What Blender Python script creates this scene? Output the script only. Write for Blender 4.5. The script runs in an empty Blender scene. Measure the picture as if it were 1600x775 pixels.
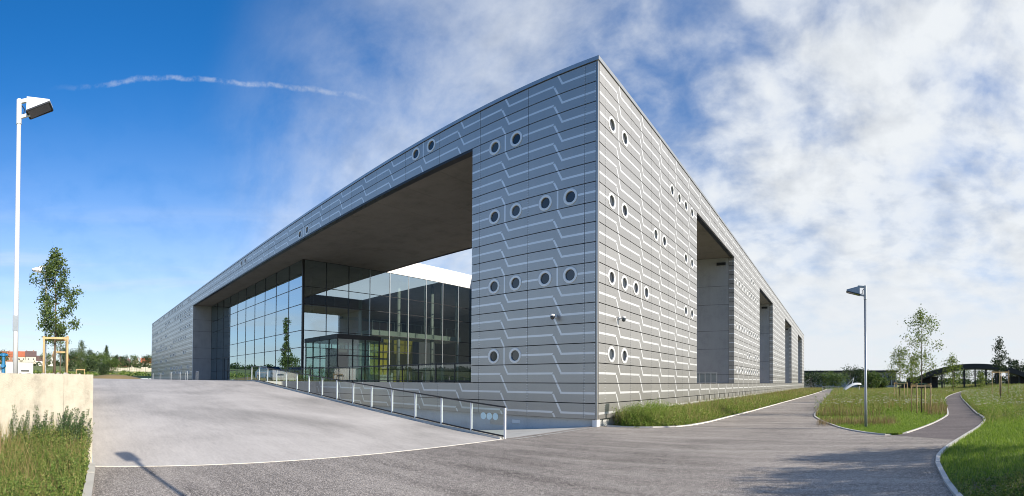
import bpy, bmesh, math, random
import numpy as np
from mathutils import Vector, Matrix
from mathutils.geometry import tessellate_polygon

SC = bpy.context.scene
COL = SC.collection
R = math.radians

# ------------------------------------------------------------------ camera (stitched panorama -> cylindrical projection)
EYE = 1.8
FPX, AZ, PIT, ROL, V0 = 753.65, -.6757, .0139, .0059, 587.57   # focal (px of the 1600 wide photo), heading, pitch, roll, horizon row
cam_d = bpy.data.cameras.new('camera')
cam = bpy.data.objects.new('camera', cam_d)
COL.objects.link(cam)
SC.camera = cam
cam_d.type = 'PANO'
cam_d.panorama_type = 'CENTRAL_CYLINDRICAL'
cam_d.central_cylindrical_radius = 1.0
cam_d.central_cylindrical_range_u_min = -800 / FPX
cam_d.central_cylindrical_range_u_max = 800 / FPX
cam_d.central_cylindrical_range_v_min = (V0 - 775) / FPX
cam_d.central_cylindrical_range_v_max = V0 / FPX
cam_d.clip_start = .05
cam_d.clip_end = 8000


def _axis(v):
    x3, y2, z3 = v
    x = x3 * math.cos(ROL) - z3 * math.sin(ROL)
    z2 = x3 * math.sin(ROL) + z3 * math.cos(ROL)
    y = y2 * math.cos(PIT) - z2 * math.sin(PIT)
    z = y2 * math.sin(PIT) + z2 * math.cos(PIT)
    ca, sa = math.cos(AZ), math.sin(AZ)
    return Vector((x * ca + y * sa, -x * sa + y * ca, z))


_r, _f, _u = _axis((1, 0, 0)), _axis((0, 1, 0)), _axis((0, 0, 1))
cam.matrix_world = Matrix(((_r.x, _u.x, -_f.x, 0), (_r.y, _u.y, -_f.y, 0), (_r.z, _u.z, -_f.z, EYE), (0, 0, 0, 1)))

# ------------------------------------------------------------------ sun and sky
SUN_EL = R(25)
SUN_DIR = Vector((.992 * math.cos(SUN_EL), .125 * math.cos(SUN_EL), math.sin(SUN_EL)))   # towards the sun
sun_d = bpy.data.lights.new('sun', 'SUN')
sun_d.energy = 5.0
sun_d.angle = R(.53)
sun_d.color = (1, .925, .81)
sun = bpy.data.objects.new('sun', sun_d)
sun.rotation_euler = SUN_DIR.to_track_quat('Z', 'Y').to_euler()
COL.objects.link(sun)

world = bpy.data.worlds.new('World')
SC.world = world
world.use_nodes = True
SKY_STRENGTH = .15


def build_world():
    nt = world.node_tree
    nt.nodes.clear()
    N = nt.nodes.new
    L = nt.links.new

    def val(x):
        n = N('ShaderNodeValue'); n.outputs[0].default_value = x; return n.outputs[0]

    def m(op, a, b=None, c=None, clamp=False):
        n = N('ShaderNodeMath'); n.operation = op; n.use_clamp = clamp
        for i, v in enumerate((a, b, c)):
            if v is None: continue
            if isinstance(v, (int, float)): n.inputs[i].default_value = v
            else: L(v, n.inputs[i])
        return n.outputs[0]

    def vm(op, a, b):
        n = N('ShaderNodeVectorMath'); n.operation = op
        for i, v in enumerate((a, b)):
            if isinstance(v, (tuple, list)): n.inputs[i].default_value = v
            else: L(v, n.inputs[i])
        return n.outputs['Value'] if op in ('DOT_PRODUCT', 'LENGTH') else n.outputs[0]

    def ss(x, lo, hi):
        n = N('ShaderNodeMapRange'); n.interpolation_type = 'SMOOTHSTEP'
        L(x, n.inputs[0]); n.inputs[1].default_value = lo; n.inputs[2].default_value = hi
        return n.outputs[0]

    def noise(vec, scale, detail, rough, dist=0.):
        n = N('ShaderNodeTexNoise'); L(vec, n.inputs['Vector'])
        n.inputs['Scale'].default_value = scale; n.inputs['Detail'].default_value = detail
        n.inputs['Roughness'].default_value = rough; n.inputs['Distortion'].default_value = dist
        return n.outputs[0]

    tc = N('ShaderNodeTexCoord')
    D = tc.outputs['Generated']
    sep = N('ShaderNodeSeparateXYZ'); L(D, sep.inputs[0])
    dx, dy, dz = sep.outputs
    zz = m('MAXIMUM', dz, 0.0)
    sky = N('ShaderNodeTexSky'); sky.sky_type = 'NISHITA'; sky.sun_disc = False
    sky.sun_elevation = SUN_EL
    sky.sun_rotation = math.atan2(SUN_DIR.x, SUN_DIR.y)
    sky.air_density = 1.0; sky.dust_density = .35; sky.ozone_density = 4.0
    hs = N('ShaderNodeHueSaturation'); L(sky.outputs[0], hs.inputs['Color'])
    hs.inputs['Saturation'].default_value = 1.30; hs.inputs['Value'].default_value = 1.0
    tint = N('ShaderNodeMix'); tint.data_type = 'RGBA'; tint.blend_type = 'MULTIPLY'; tint.inputs['Factor'].default_value = 1
    L(hs.outputs[0], tint.inputs['A']); tint.inputs['B'].default_value = (.95, .925, 1, 1)
    # cloud layer coordinates: the view ray cut with a flat deck
    den = m('ADD', zz, .34)
    cmb = N('ShaderNodeCombineXYZ')
    L(m('DIVIDE', dx, den), cmb.inputs[0]); L(m('DIVIDE', dy, den), cmb.inputs[1])
    P = cmb.outputs[0]
    # cover grows towards the sun side of the sky
    side = vm('DOT_PRODUCT', D, (math.sin(R(38)), math.cos(R(38)), 0.0))
    cover = ss(side, .02, .72)

    def deck(v):
        a = noise(v, 1.5, 3, .5, .1); b = noise(v, 5.2, 8, .56, .15)
        return m('ADD', m('MULTIPLY', a, .5), m('MULTIPLY', b, .5))
    f1 = deck(P)
    f1s = deck(vm('ADD', P, (.06, .02, 0)))
    lo = m('SUBTRACT', .60, m('MULTIPLY', cover, .275))
    c1 = m('MULTIPLY', ss(m('SUBTRACT', f1, lo), .0, .24), ss(cover, .02, .35), clamp=True)
    # high streaked cirrus
    mp = N('ShaderNodeMapping'); L(P, mp.inputs[0]); mp.inputs['Rotation'].default_value = (0, 0, R(30)); mp.inputs['Scale'].default_value = (.8, 1.5, 1)
    ci = noise(mp.outputs[0], 1.3, 10, .62, .25)
    side2 = ss(vm('DOT_PRODUCT', D, (math.sin(R(-16)), math.cos(R(-16)), 0.0)), .40, .80)
    c2 = m('MULTIPLY', m('MULTIPLY', ss(ci, .38, .70), .8), side2, clamp=True)
    # thin low veil and long flat banks near the horizon
    mp2 = N('ShaderNodeMapping'); L(D, mp2.inputs[0]); mp2.inputs['Scale'].default_value = (1.4, 1.4, 13)
    band = noise(mp2.outputs[0], 1.6, 6, .55, .4)
    lowz = m('SUBTRACT', 1.0, ss(dz, .05, .42))
    c3 = m('MULTIPLY', m('MULTIPLY', ss(band, .44, .74), lowz), .62, clamp=True)
    # one old contrail: a narrow great circle
    nn = Vector((-.51, .12, -.85)).normalized()
    wob = m('MULTIPLY', m('SUBTRACT', noise(D, 9, 5, .6), .5), .030)
    dd = m('ABSOLUTE', m('ADD', m('ADD', vm('DOT_PRODUCT', D, tuple(nn)), .006), wob))
    mid = Vector((-.80, .24, .53)).normalized()
    ext = ss(vm('DOT_PRODUCT', D, tuple(mid)), .950, .994)
    c4 = m('MULTIPLY', m('MULTIPLY', m('SUBTRACT', 1.0, ss(dd, .0008, .0055)) , ext), m('MULTIPLY', ss(noise(D, 34, 4, .7), .3, .66), .34), clamp=True)
    inv = lambda a: m('SUBTRACT', 1.0, a)
    c5 = m('MULTIPLY', m('POWER', m('SUBTRACT', 1.0, ss(dz, -.05, .62)), 1.5), .75)          # pale air low down
    c6 = m('MULTIPLY', cover, .20)                                                     # thin veil on the cloudy side
    cov = inv(m('MULTIPLY', m('MULTIPLY', m('MULTIPLY', m('MULTIPLY', inv(c1), inv(c6)), inv(c2)), m('MULTIPLY', inv(c3), inv(c4))), inv(c5)))
    # cloud brightness: thick middles greyer, edges towards the sun brighter
    relief = m('MULTIPLY', m('SUBTRACT', f1, f1s), 3.6)
    thick = m('MULTIPLY', ss(m('SUBTRACT', f1, lo), .16, .40), .44)
    hi_sky = ss(dz, .08, .38)
    shade = m('SUBTRACT', m('ADD', .92, m('MULTIPLY', relief, hi_sky)), m('MULTIPLY', m('MULTIPLY', thick, cover), hi_sky), clamp=True)
    cc = N('ShaderNodeMix'); cc.data_type = 'RGBA'
    L(shade, cc.inputs['Factor'])
    cc.inputs['A'].default_value = (1.7, 1.95, 2.4, 1)
    cc.inputs['B'].default_value = (4.5, 4.7, 4.9, 1)
    mix = N('ShaderNodeMix'); mix.data_type = 'RGBA'
    L(cov, mix.inputs['Factor']); L(tint.outputs['Result'], mix.inputs['A']); L(cc.outputs['Result'], mix.inputs['B'])
    bg = N('ShaderNodeBackground'); bg.inputs['Strength'].default_value = SKY_STRENGTH
    L(mix.outputs['Result'], bg.inputs['Color'])
    out = N('ShaderNodeOutputWorld'); L(bg.outputs[0], out.inputs[0])


build_world()
SC.view_settings.view_transform = 'Standard'
SC.view_settings.look = 'None'
SC.view_settings.gamma = 1
SC.view_settings.exposure = 0.35
SC.render.engine = 'CYCLES'
SC.cycles.use_denoising = True
SC.cycles.denoising_prefilter = 'ACCURATE'
SC.cycles.pixel_filter_type = 'BLACKMAN_HARRIS'
SC.cycles.filter_width = 1.0
SC.cycles.max_bounces = 8
SC.cycles.transparent_max_bounces = 24
SC.cycles.sample_clamp_indirect = 6
SC.cycles.caustics_reflective = False
SC.cycles.caustics_refractive = False

# ------------------------------------------------------------------ helpers
rng = np.random.default_rng(7)
random.seed(7)


class MB:
    """Collects shapes; build() links them as one mesh object."""

    def __init__(s):
        s.v = []; s.f = []; s.mi = []

    def add(s, verts, faces, mi=0):
        o = len(s.v)
        s.v += [tuple(p) for p in verts]
        for f in faces:
            s.f.append([i + o for i in f]); s.mi.append(mi)
        return s

    def box(s, x0, x1, y0, y1, z0, z1, mi=0):
        v = [(x0, y0, z0), (x1, y0, z0), (x1, y1, z0), (x0, y1, z0), (x0, y0, z1), (x1, y0, z1), (x1, y1, z1), (x0, y1, z1)]
        return s.add(v, [(0, 3, 2, 1), (4, 5, 6, 7), (0, 1, 5, 4), (1, 2, 6, 5), (2, 3, 7, 6), (3, 0, 4, 7)], mi)

    def hexa(s, lo, hi, mi=0):
        """lo, hi: four points each (bottom and top loops)."""
        return s.add(list(lo) + list(hi), [(0, 3, 2, 1), (4, 5, 6, 7), (0, 1, 5, 4), (1, 2, 6, 5), (2, 3, 7, 6), (3, 0, 4, 7)], mi)

    def bar(s, a, b, w, h=None, mi=0, up=(0, 0, 1)):
        a = Vector(a); b = Vector(b); d = (b - a).normalized(); u = Vector(up)
        if abs(d.dot(u)) > .98: u = Vector((0, 1, 0))
        r = d.cross(u).normalized() * (w / 2); u2 = r.cross(d).normalized() * ((h or w) / 2)
        q = [-r - u2, r - u2, r + u2, -r + u2]
        return s.add([a + k for k in q] + [b + k for k in q], [(0, 1, 2, 3), (7, 6, 5, 4), (0, 4, 5, 1), (1, 5, 6, 2), (2, 6, 7, 3), (3, 7, 4, 0)], mi)

    def tube(s, pts, rad, n=8, mi=0, cap=True):
        pts = [Vector(p) for p in pts]
        if isinstance(rad, (int, float)): rad = [rad] * len(pts)
        o = len(s.v); prev = None
        for i, p in enumerate(pts):
            d = (pts[min(i + 1, len(pts) - 1)] - pts[max(i - 1, 0)]).normalized()
            if prev is None:
                prev = d.orthogonal().normalized()
            r = (prev - d * prev.dot(d)).normalized(); prev = r; b = d.cross(r)
            for k in range(n):
                a = 2 * math.pi * k / n
                s.v.append(tuple(p + (r * math.cos(a) + b * math.sin(a)) * rad[i]))
        for i in range(len(pts) - 1):
            for k in range(n):
                s.f.append([o + i * n + k, o + i * n + (k + 1) % n, o + (i + 1) * n + (k + 1) % n, o + (i + 1) * n + k]); s.mi.append(mi)
        if cap:
            s.f.append([o + k for k in range(n)][::-1]); s.mi.append(mi)
            s.f.append([o + (len(pts) - 1) * n + k for k in range(n)]); s.mi.append(mi)
        return s

    def lathe(s, cx, cy, prof, n=16, mi=0):
        o = len(s.v)
        for r, z in prof:
            for k in range(n):
                a = 2 * math.pi * k / n
                s.v.append((cx + r * math.cos(a), cy + r * math.sin(a), z))
        for i in range(len(prof) - 1):
            for k in range(n):
                s.f.append([o + i * n + k, o + i * n + (k + 1) % n, o + (i + 1) * n + (k + 1) % n, o + (i + 1) * n + k]); s.mi.append(mi)
        s.f.append([o + k for k in range(n)][::-1]); s.mi.append(mi)
        s.f.append([o + (len(prof) - 1) * n + k for k in range(n)]); s.mi.append(mi)
        return s

    def poly(s, pts, z, mi=0, zf=None):
        vs = [(p[0], p[1], zf(p[0], p[1]) if zf else z) for p in pts]
        tr = tessellate_polygon([[Vector((p[0], p[1], 0)) for p in pts]])
        o = len(s.v); s.v += vs
        for t in tr:
            a, b, c = [Vector(vs[i]) for i in t]
            t = list(t)
            if (b - a).cross(c - a).z < 0: t = t[::-1]
            s.f.append([o + i for i in t]); s.mi.append(mi)
        return s

    def mesh(s, name, mats, smooth=False):
        me = bpy.data.meshes.new(name)
        me.from_pydata(s.v, [], s.f)
        if not isinstance(mats, (list, tuple)): mats = [mats]
        for m_ in mats: me.materials.append(m_)
        if len(mats) > 1: me.polygons.foreach_set('material_index', s.mi)
        if smooth: me.polygons.foreach_set('use_smooth', [True] * len(s.f))
        me.update()
        return me

    def build(s, name, mats, parent=None, smooth=False, **kw):
        return link(name, s.mesh(name, mats, smooth), parent, **kw)


def link(name, me, parent=None, loc=None, rz=0, **kw):
    o = bpy.data.objects.new(name, me)
    COL.objects.link(o)
    if parent: o.parent = parent
    if loc is not None: o.location = loc
    if rz: o.rotation_euler = (0, 0, rz)
    tag(o, **kw)
    return o


def tag(o, label=None, cat=None, group=None, kind=None):
    if label: o['label'] = label
    if cat: o['category'] = cat
    if group: o['group'] = group
    if kind: o['kind'] = kind
    return o


def empty(name, loc=(0, 0, 0), rz=0, **kw):
    o = bpy.data.objects.new(name, None)
    o.empty_display_size = .2
    o.location = loc; o.rotation_euler = (0, 0, rz)
    COL.objects.link(o)
    return tag(o, **kw)


def copy_tree(o, parent=None):
    c = o.copy(); COL.objects.link(c)
    if parent: c.parent = parent
    for ch in list(o.children): copy_tree(ch, c)
    return c


def raw_mesh(name, V, F, mat, k):
    """numpy verts (n,3), faces (m,k)"""
    me = bpy.data.meshes.new(name)
    me.vertices.add(len(V)); me.vertices.foreach_set('co', np.asarray(V, np.float32).ravel())
    F = np.asarray(F, np.int32)
    me.loops.add(F.size); me.loops.foreach_set('vertex_index', F.ravel())
    me.polygons.add(len(F)); me.polygons.foreach_set('loop_start', np.arange(0, F.size, k, dtype=np.int32))
    me.update(calc_edges=True)
    me.materials.append(mat)
    return me


def pol(bearing, d):
    """ground point at a compass bearing (degrees from +Y towards +X) and a distance from the viewpoint"""
    b = R(bearing)
    return (d * math.sin(b), d * math.cos(b))


def crom(pts, n=8):
    out = []
    P = [pts[0]] + list(pts) + [pts[-1]]
    for i in range(1, len(P) - 2):
        p0, p1, p2, p3 = [np.array(P[i + k], float) for k in (-1, 0, 1, 2)]
        for t in np.linspace(0, 1, n, endpoint=False):
            out.append(tuple(.5 * (2 * p1 + (p2 - p0) * t + (2 * p0 - 5 * p1 + 4 * p2 - p3) * t * t + (3 * p1 - p0 - 3 * p2 + p3) * t ** 3)))
    out.append(tuple(pts[-1]))
    return out


# ------------------------------------------------------------------ materials
class NT:
    def __init__(s, name):
        s.m = bpy.data.materials.new(name); s.m.use_nodes = True
        s.t = s.m.node_tree; s.t.nodes.clear()
        s.out = s.t.nodes.new('ShaderNodeOutputMaterial')

    def n(s, typ, **kw):
        nd = s.t.nodes.new('ShaderNode' + typ)
        for k, v in kw.items():
            if hasattr(nd, k) and not k[0].isupper(): setattr(nd, k, v)
        return nd

    def l(s, a, b): s.t.links.new(a, b)

    def coord(s, which='Object', scale=(1, 1, 1), rot=(0, 0, 0)):
        tc = s.n('TexCoord')
        if which == 'World':
            g = s.n('NewGeometry'); src = g.outputs['Position']
        else: src = tc.outputs[which]
        mp = s.n('Mapping'); mp.inputs['Scale'].default_value = scale; mp.inputs['Rotation'].default_value = rot
        s.l(src, mp.inputs[0])
        return mp.outputs[0]

    def noise(s, vec, scale, detail=4, rough=.55, dist=0.):
        n = s.n('TexNoise'); s.l(vec, n.inputs['Vector'])
        n.inputs['Scale'].default_value = scale; n.inputs['Detail'].default_value = detail
        n.inputs['Roughness'].default_value = rough; n.inputs['Distortion'].default_value = dist
        return n.outputs[0]

    def voro(s, vec, scale, feature='F1'):
        n = s.n('TexVoronoi'); n.feature = feature; s.l(vec, n.inputs['Vector']); n.inputs['Scale'].default_value = scale
        return n

    def ramp(s, fac, stops):
        r = s.n('ValToRGB'); e = r.color_ramp.elements
        while len(e) < len(stops): e.new(.5)
        for i, (p, c) in enumerate(stops):
            e[i].position = p; e[i].color = (*c, 1) if len(c) == 3 else c
        s.l(fac, r.inputs[0])
        return r.outputs[0]

    def math(s, op, a, b=None, clamp=False):
        n = s.n('Math'); n.operation = op; n.use_clamp = clamp
        for i, v in enumerate((a, b)):
            if v is None: continue
            if isinstance(v, (int, float)): n.inputs[i].default_value = v
            else: s.l(v, n.inputs[i])
        return n.outputs[0]

    def mix(s, fac, a, b, blend='MIX'):
        n = s.n('Mix'); n.data_type = 'RGBA'; n.blend_type = blend
        for k, v in (('Factor', fac), ('A', a), ('B', b)):
            if isinstance(v, (int, float)): n.inputs[k].default_value = v
            elif isinstance(v, tuple): n.inputs[k].default_value = (*v, 1) if len(v) == 3 else v
            else: s.l(v, n.inputs[k])
        return n.outputs['Result']

    def bump(s, h, strength=.3, dist=.01):
        b = s.n('Bump'); b.inputs['Strength'].default_value = strength; b.inputs['Distance'].default_value = dist
        s.l(h, b.inputs['Height'])
        return b.outputs[0]

    def bsdf(s, color, rough=.6, metal=0., normal=None, spec=.5):
        b = s.n('BsdfPrincipled')
        for k, v in (('Base Color', color), ('Roughness', rough), ('Metallic', metal), ('Specular IOR Level', spec)):
            if isinstance(v, tuple): b.inputs[k].default_value = (*v, 1)
            elif isinstance(v, (int, float)): b.inputs[k].default_value = v
            else: s.l(v, b.inputs[k])
        if normal: s.l(normal, b.inputs['Normal'])
        return b.outputs[0]

    def done(s, sh):
        s.l(sh, s.out.inputs[0]); return s.m


def plain(name, col, rough=.6, metal=0., var=.12, scale=6., bump=0., which='Object'):
    t = NT(name); c = t.coord(which)
    n1 = t.noise(c, scale, 5, .6)
    lo = tuple(k * (1 - var) for k in col); hi = tuple(min(1, k * (1 + var)) for k in col)
    cc = t.ramp(n1, [(.3, lo), (.7, hi)])
    nrm = t.bump(t.noise(c, scale * 8, 3), bump, .01) if bump else None
    return t.done(t.bsdf(cc, rough, metal, nrm))


M = {}


def make_materials():
    # facade metal: fine perforated sheet, each sheet a touch different
    def facade(name, col, metal, rough, fine):
        t = NT(name); c = t.coord('World')
        oi = t.n('ObjectInfo'); geo = t.n('NewGeometry')
        rnd = t.math('FRACT', t.math('ADD', oi.outputs['Random'], geo.outputs['Random Per Island']))
        sp = t.noise(c, 55, 2, .7)
        big = t.noise(t.coord('World', (3.2, 3.2, .22)), .8, 6, .65)
        f = t.math('ADD', t.math('MULTIPLY', sp, fine), t.math('ADD', t.math('MULTIPLY', big, .24), t.math('MULTIPLY', rnd, .16)))
        cc = t.mix(f, tuple(k * .78 for k in col), tuple(min(1, k * 1.3) for k in col))
        v = t.voro(c, 30); 
        nrm = t.bump(v.outputs['Distance'], .12, .004)
        return t.done(t.bsdf(cc, rough, metal, nrm))
    M['panel'] = facade('perforated_metal', (.415, .40, .378), .72, .38, .75)
    M['stripe'] = facade('bright_metal_line', (.86, .86, .85), .52, .40, .25)
    M['coping'] = plain('coping_metal', (.42, .43, .44), .35, .7, .06, 3)
    M['core'] = plain('dark_backing', (.035, .035, .038), .8)
    M['ring'] = plain('window_ring', (.76, .76, .75), .42, .45, .05)
    t = NT('dark_glass'); oi = t.n('ObjectInfo')
    M['darkglass'] = t.done(t.bsdf(t.ramp(oi.outputs['Random'], [(.0, (.008, .009, .011)), (.6, (.02, .024, .028)), (1.0, (.035, .045, .052))]), .06, 0, None, .9))
    M['darkmetal'] = plain('dark_metal', (.045, .047, .05), .4, .6, .1)
    M['steel'] = plain('galvanised_steel', (.50, .52, .53), .38, .8, .1, 9)
    M['white'] = plain('white_paint', (.80, .80, .78), .45, 0, .04, 3)
    M['polewhite'] = plain('pale_pole_paint', (.74, .75, .76), .35, .15, .04, 3)
    M['polegrey'] = plain('grey_pole_metal', (.36, .38, .39), .4, .35, .06, 3)
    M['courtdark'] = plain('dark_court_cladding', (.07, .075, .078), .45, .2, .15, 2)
    M['render'] = plain('white_render', (.80, .79, .76), .8, 0, .04, 1.5)
    M['yellow'] = plain('yellow_paint', (.85, .68, .02), .5, 0, .06, 1.5)
    M['yellow_shaded'] = plain('shaded_yellow_paint', (.42, .34, .02), .6, 0, .1, 1.5)  # yellow of the hall wall with its dim shade put into the colour
    M['slabpale'] = plain('pale_slab', (.62, .66, .60), .6, 0, .06, 2)
    M['floor_in'] = plain('grey_interior_floor', (.18, .18, .17), .3, 0, .1, 2)
    M['brown'] = plain('brown_timber_panel', (.22, .10, .04), .5, 0, .2, 2)

    def concrete(name, col, sc=1., streak=.5, var=.22, bump=.25, pitk=.25):
        t = NT(name); c = t.coord('World'); cs = t.coord('World', (2.5, 2.5, .35))
        a = t.noise(c, 1.3 * sc, 6, .62); b = t.noise(c, 18 * sc, 4, .7); d = t.noise(cs, 1.6, 5, .6)
        f = t.math('ADD', t.math('MULTIPLY', a, .5), t.math('ADD', t.math('MULTIPLY', b, .25), t.math('MULTIPLY', d, .5 * streak)))
        f = t.math('DIVIDE', f, .75 + .5 * streak)
        cc = t.ramp(f, [(.36, tuple(k * max(.25, 1 - var * 1.2) for k in col)), (.5, col), (.66, tuple(min(1, k * (1 + var * .6)) for k in col))])
        pits = t.voro(c, 14 * sc).outputs['Distance']
        pit = t.ramp(pits, [(.0, (0, 0, 0)), (.12, (1, 1, 1))])
        cc = t.mix(pitk, cc, pit, 'MULTIPLY')
        return t.done(t.bsdf(cc, .85, 0, t.bump(t.math('ADD', b, pits), bump, .01)))
    M['wallconc'] = concrete('warm_concrete', (.50, .45, .36), 3.6, .8, .30, .5, .6)
    M['greyconc'] = concrete('grey_concrete', (.37, .365, .355), .7, .4, .14)
    M['soffit'] = concrete('soffit_concrete', (.235, .21, .18), .6, .0, .16)
    M['kerb'] = concrete('kerb_concrete', (.62, .59, .53), 2.5, .3, .16)
    M['slab'] = concrete('pale_concrete_slab', (.58, .56, .50), 1.2, 0, .12)
    M['plinth'] = concrete('plinth_concrete', (.60, .60, .58), .8, .3, .12)

    # foreground asphalt with exposed chippings and swept, worn streaks
    def asphalt(name, dark, light, streak_rot, worn, agg=60):
        t = NT(name); c = t.coord('World'); st = t.coord('World', (.35, 2.2, 1), (0, 0, streak_rot))
        v = t.voro(c, agg); vcol = t.n('SeparateColor'); t.l(v.outputs['Color'], vcol.inputs[0])
        patch = t.noise(c, .16, 5, .6, .4); s2 = t.noise(st, .6, 8, .7, .6); fine = t.noise(c, 26, 4, .7); mid = t.noise(c, 5, 5, .65)
        f = t.math('ADD', t.math('MULTIPLY', s2, .55), t.math('ADD', t.math('MULTIPLY', patch, .42), t.math('MULTIPLY', mid, .13)))
        base = t.ramp(f, [(.44, dark), (.55, tuple((a + b) / 2 for a, b in zip(dark, light))), (.65, light)])
        chip = t.ramp(t.math('ADD', t.math('MULTIPLY', vcol.outputs[0], .7), t.math('MULTIPLY', f, .5)), [(.62, (0, 0, 0)), (.86, (1, 1, 1))])
        cc = t.mix(t.math('MULTIPLY', chip, worn), base, tuple(min(1, k * 2.1) for k in light))
        cc = t.mix(.5, cc, t.ramp(fine, [(.36, (.3, .3, .3)), (.64, (1, 1, 1))]), 'MULTIPLY')
        h = t.math('ADD', v.outputs['Distance'], t.math('MULTIPLY', fine, .6))
        return t.done(t.bsdf(cc, .82, 0, t.bump(h, .5, .012), .35))
    M['asphalt'] = asphalt('chipped_asphalt', (.118, .102, .088), (.365, .322, .278), R(14), .8, 62)
    M['asphalt2'] = asphalt('path_asphalt', (.11, .09, .084), (.20, .167, .156), R(80), .35, 36)

    # ramp: smooth screed with broom lines and scuffs
    t = NT('ramp_screed'); c = t.coord('World'); br = t.coord('World', (.9, 5, 1), (0, 0, R(-28)))
    a = t.noise(c, .17, 7, .6, .6); b = t.noise(br, 2.2, 6, .7); f2 = t.noise(c, 24, 4, .8); tr = t.noise(t.coord('World', (.12, 1.2, 1), (0, 0, R(2))), 1.2, 5, .55)
    f = t.math('ADD', t.math('MULTIPLY', a, .5), t.math('ADD', t.math('MULTIPLY', b, .16), t.math('ADD', t.math('MULTIPLY', f2, .3), t.math('MULTIPLY', tr, .12))))
    cc = t.ramp(f, [(.45, (.34, .312, .278)), (.56, (.52, .478, .43)), (.68, (.68, .63, .57))])
    sc = t.ramp(t.noise(t.coord('World', (1, 3.5, 1), (0, 0, R(25))), 2.4, 8, .75, 1.5), [(.64, (0, 0, 0)), (.72, (1, 1, 1))])
    cc = t.mix(t.math('MULTIPLY', sc, .42), cc, (.78, .76, .74))
    M['ramp'] = t.done(t.bsdf(cc, .7, 0, t.bump(f2, .2, .006)))

    # soil and meadow ground
    t = NT('meadow_ground'); c = t.coord('World')
    a = t.noise(c, .35, 6, .6); b = t.noise(c, 4, 6, .7)
    f = t.math('ADD', t.math('MULTIPLY', a, .6), t.math('MULTIPLY', b, .4))
    M['ground'] = t.done(t.bsdf(t.ramp(f, [(.35, (.085, .12, .03)), (.5, (.15, .19, .045)), (.68, (.26, .24, .09))]), .95, 0, t.bump(b, .6, .05)))
    t = NT('bare_soil'); c = t.coord('World')
    b = t.noise(c, 7, 7, .72)
    M['soil'] = t.done(t.bsdf(t.ramp(b, [(.3, (.10, .075, .055)), (.7, (.27, .22, .175))]), .95, 0, t.bump(b, .8, .05)))

    # plants: every blade or leaf takes its own tone
    def leafy(name, stops, trans=.35, rough=.55):
        t = NT(name); g = t.n('NewGeometry'); big = t.noise(t.coord('World'), .55, 3, .6)
        f = t.math('ADD', t.math('MULTIPLY', g.outputs['Random Per Island'], .62), t.math('MULTIPLY', big, .38))
        cc = t.ramp(f, stops)
        d = t.bsdf(cc, rough, 0, None, .25)
        tl = t.n('BsdfTranslucent'); t.l(t.mix(.5, cc, (.9, 1, .4), 'MULTIPLY'), tl.inputs[0])
        mx = t.n('MixShader'); mx.inputs[0].default_value = trans
        t.l(d, mx.inputs[1]); t.l(tl.outputs[0], mx.inputs[2])
        return t.done(mx.outputs[0])
    M['lawn'] = leafy('lawn_blades', [(.2, (.11, .19, .025)), (.5, (.24, .36, .05)), (.85, (.44, .50, .12))])
    M['meadow'] = leafy('meadow_blades', [(.15, (.13, .19, .035)), (.42, (.25, .29, .07)), (.62, (.40, .35, .14)), (.85, (.56, .43, .22))])
    M['weed'] = leafy('weed_leaves', [(.15, (.075, .14, .03)), (.5, (.16, .24, .05)), (.72, (.26, .30, .085)), (.9, (.46, .33, .16))])
    M['weedfresh'] = leafy('fresh_weed_leaves', [(.15, (.11, .20, .03)), (.5, (.22, .33, .05)), (.75, (.36, .40, .10)), (.93, (.50, .42, .2))])
    M['weeddark'] = leafy('mugwort_leaves', [(.2, (.05, .10, .04)), (.6, (.10, .165, .065)), (.9, (.18, .22, .10))])
    M['straw'] = leafy('dry_stalks', [(.2, (.20, .15, .07)), (.6, (.33, .25, .12)), (.9, (.30, .15, .08))], .2)
    M['flower'] = leafy('umbel_flowers', [(.2, (.55, .55, .45)), (.7, (.7, .68, .6)), (.95, (.62, .42, .45))], .2)
    M['leafgreen'] = leafy('tree_leaves', [(.2, (.06, .105, .03)), (.6, (.115, .17, .05)), (.9, (.20, .24, .08))])
    M['leafpale'] = leafy('young_leaves', [(.2, (.10, .16, .03)), (.6, (.18, .235, .05)), (.9, (.32, .33, .10))], .5)
    M['leafdark'] = leafy('dark_leaves', [(.2, (.022, .042, .018)), (.6, (.045, .075, .028)), (.9, (.08, .11, .04))], .2)
    M['bark'] = plain('bark', (.16, .12, .085), .9, 0, .3, 14, .5)
    M['stake'] = plain('stake_timber', (.52, .36, .18), .8, 0, .25, 5, .2)
    M['strap'] = plain('green_strap', (.10, .20, .13), .7)

    # glass: mostly mirror at a glancing look, otherwise a greenish see-through
    def glass(name, tint, r0, mirror=(.95, .98, 1)):
        t = NT(name); g = t.n('NewGeometry'); dt = t.n('VectorMath'); dt.operation = 'DOT_PRODUCT'
        t.l(g.outputs['Normal'], dt.inputs[0]); t.l(g.outputs['Incoming'], dt.inputs[1])
        c_ = t.math('ABSOLUTE', dt.outputs['Value'])
        f = t.math('ADD', t.math('MULTIPLY', t.math('POWER', t.math('SUBTRACT', 1.0, c_), 5.0), 1 - r0), r0, True)
        tr = t.n('BsdfTransparent'); tr.inputs[0].default_value = (*tint, 1)
        gl = t.n('BsdfGlossy'); gl.inputs['Roughness'].default_value = 0; gl.inputs[0].default_value = (*mirror, 1)
        mx = t.n('MixShader'); t.l(f, mx.inputs[0]); t.l(tr.outputs[0], mx.inputs[1]); t.l(gl.outputs[0], mx.inputs[2])
        return t.done(mx.outputs[0])
    M['glass'] = glass('curtain_glass', (.74, .84, .78), .56, (.74, .91, 1))
    M['clearglass'] = glass('vestibule_glass', (.72, .86, .80), .10)
    M['railglass'] = glass('rail_glass', (.78, .88, .86), .12)
    M['dot'] = plain('frosted_dot', (.60, .80, .82), .6, 0, .03)
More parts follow.
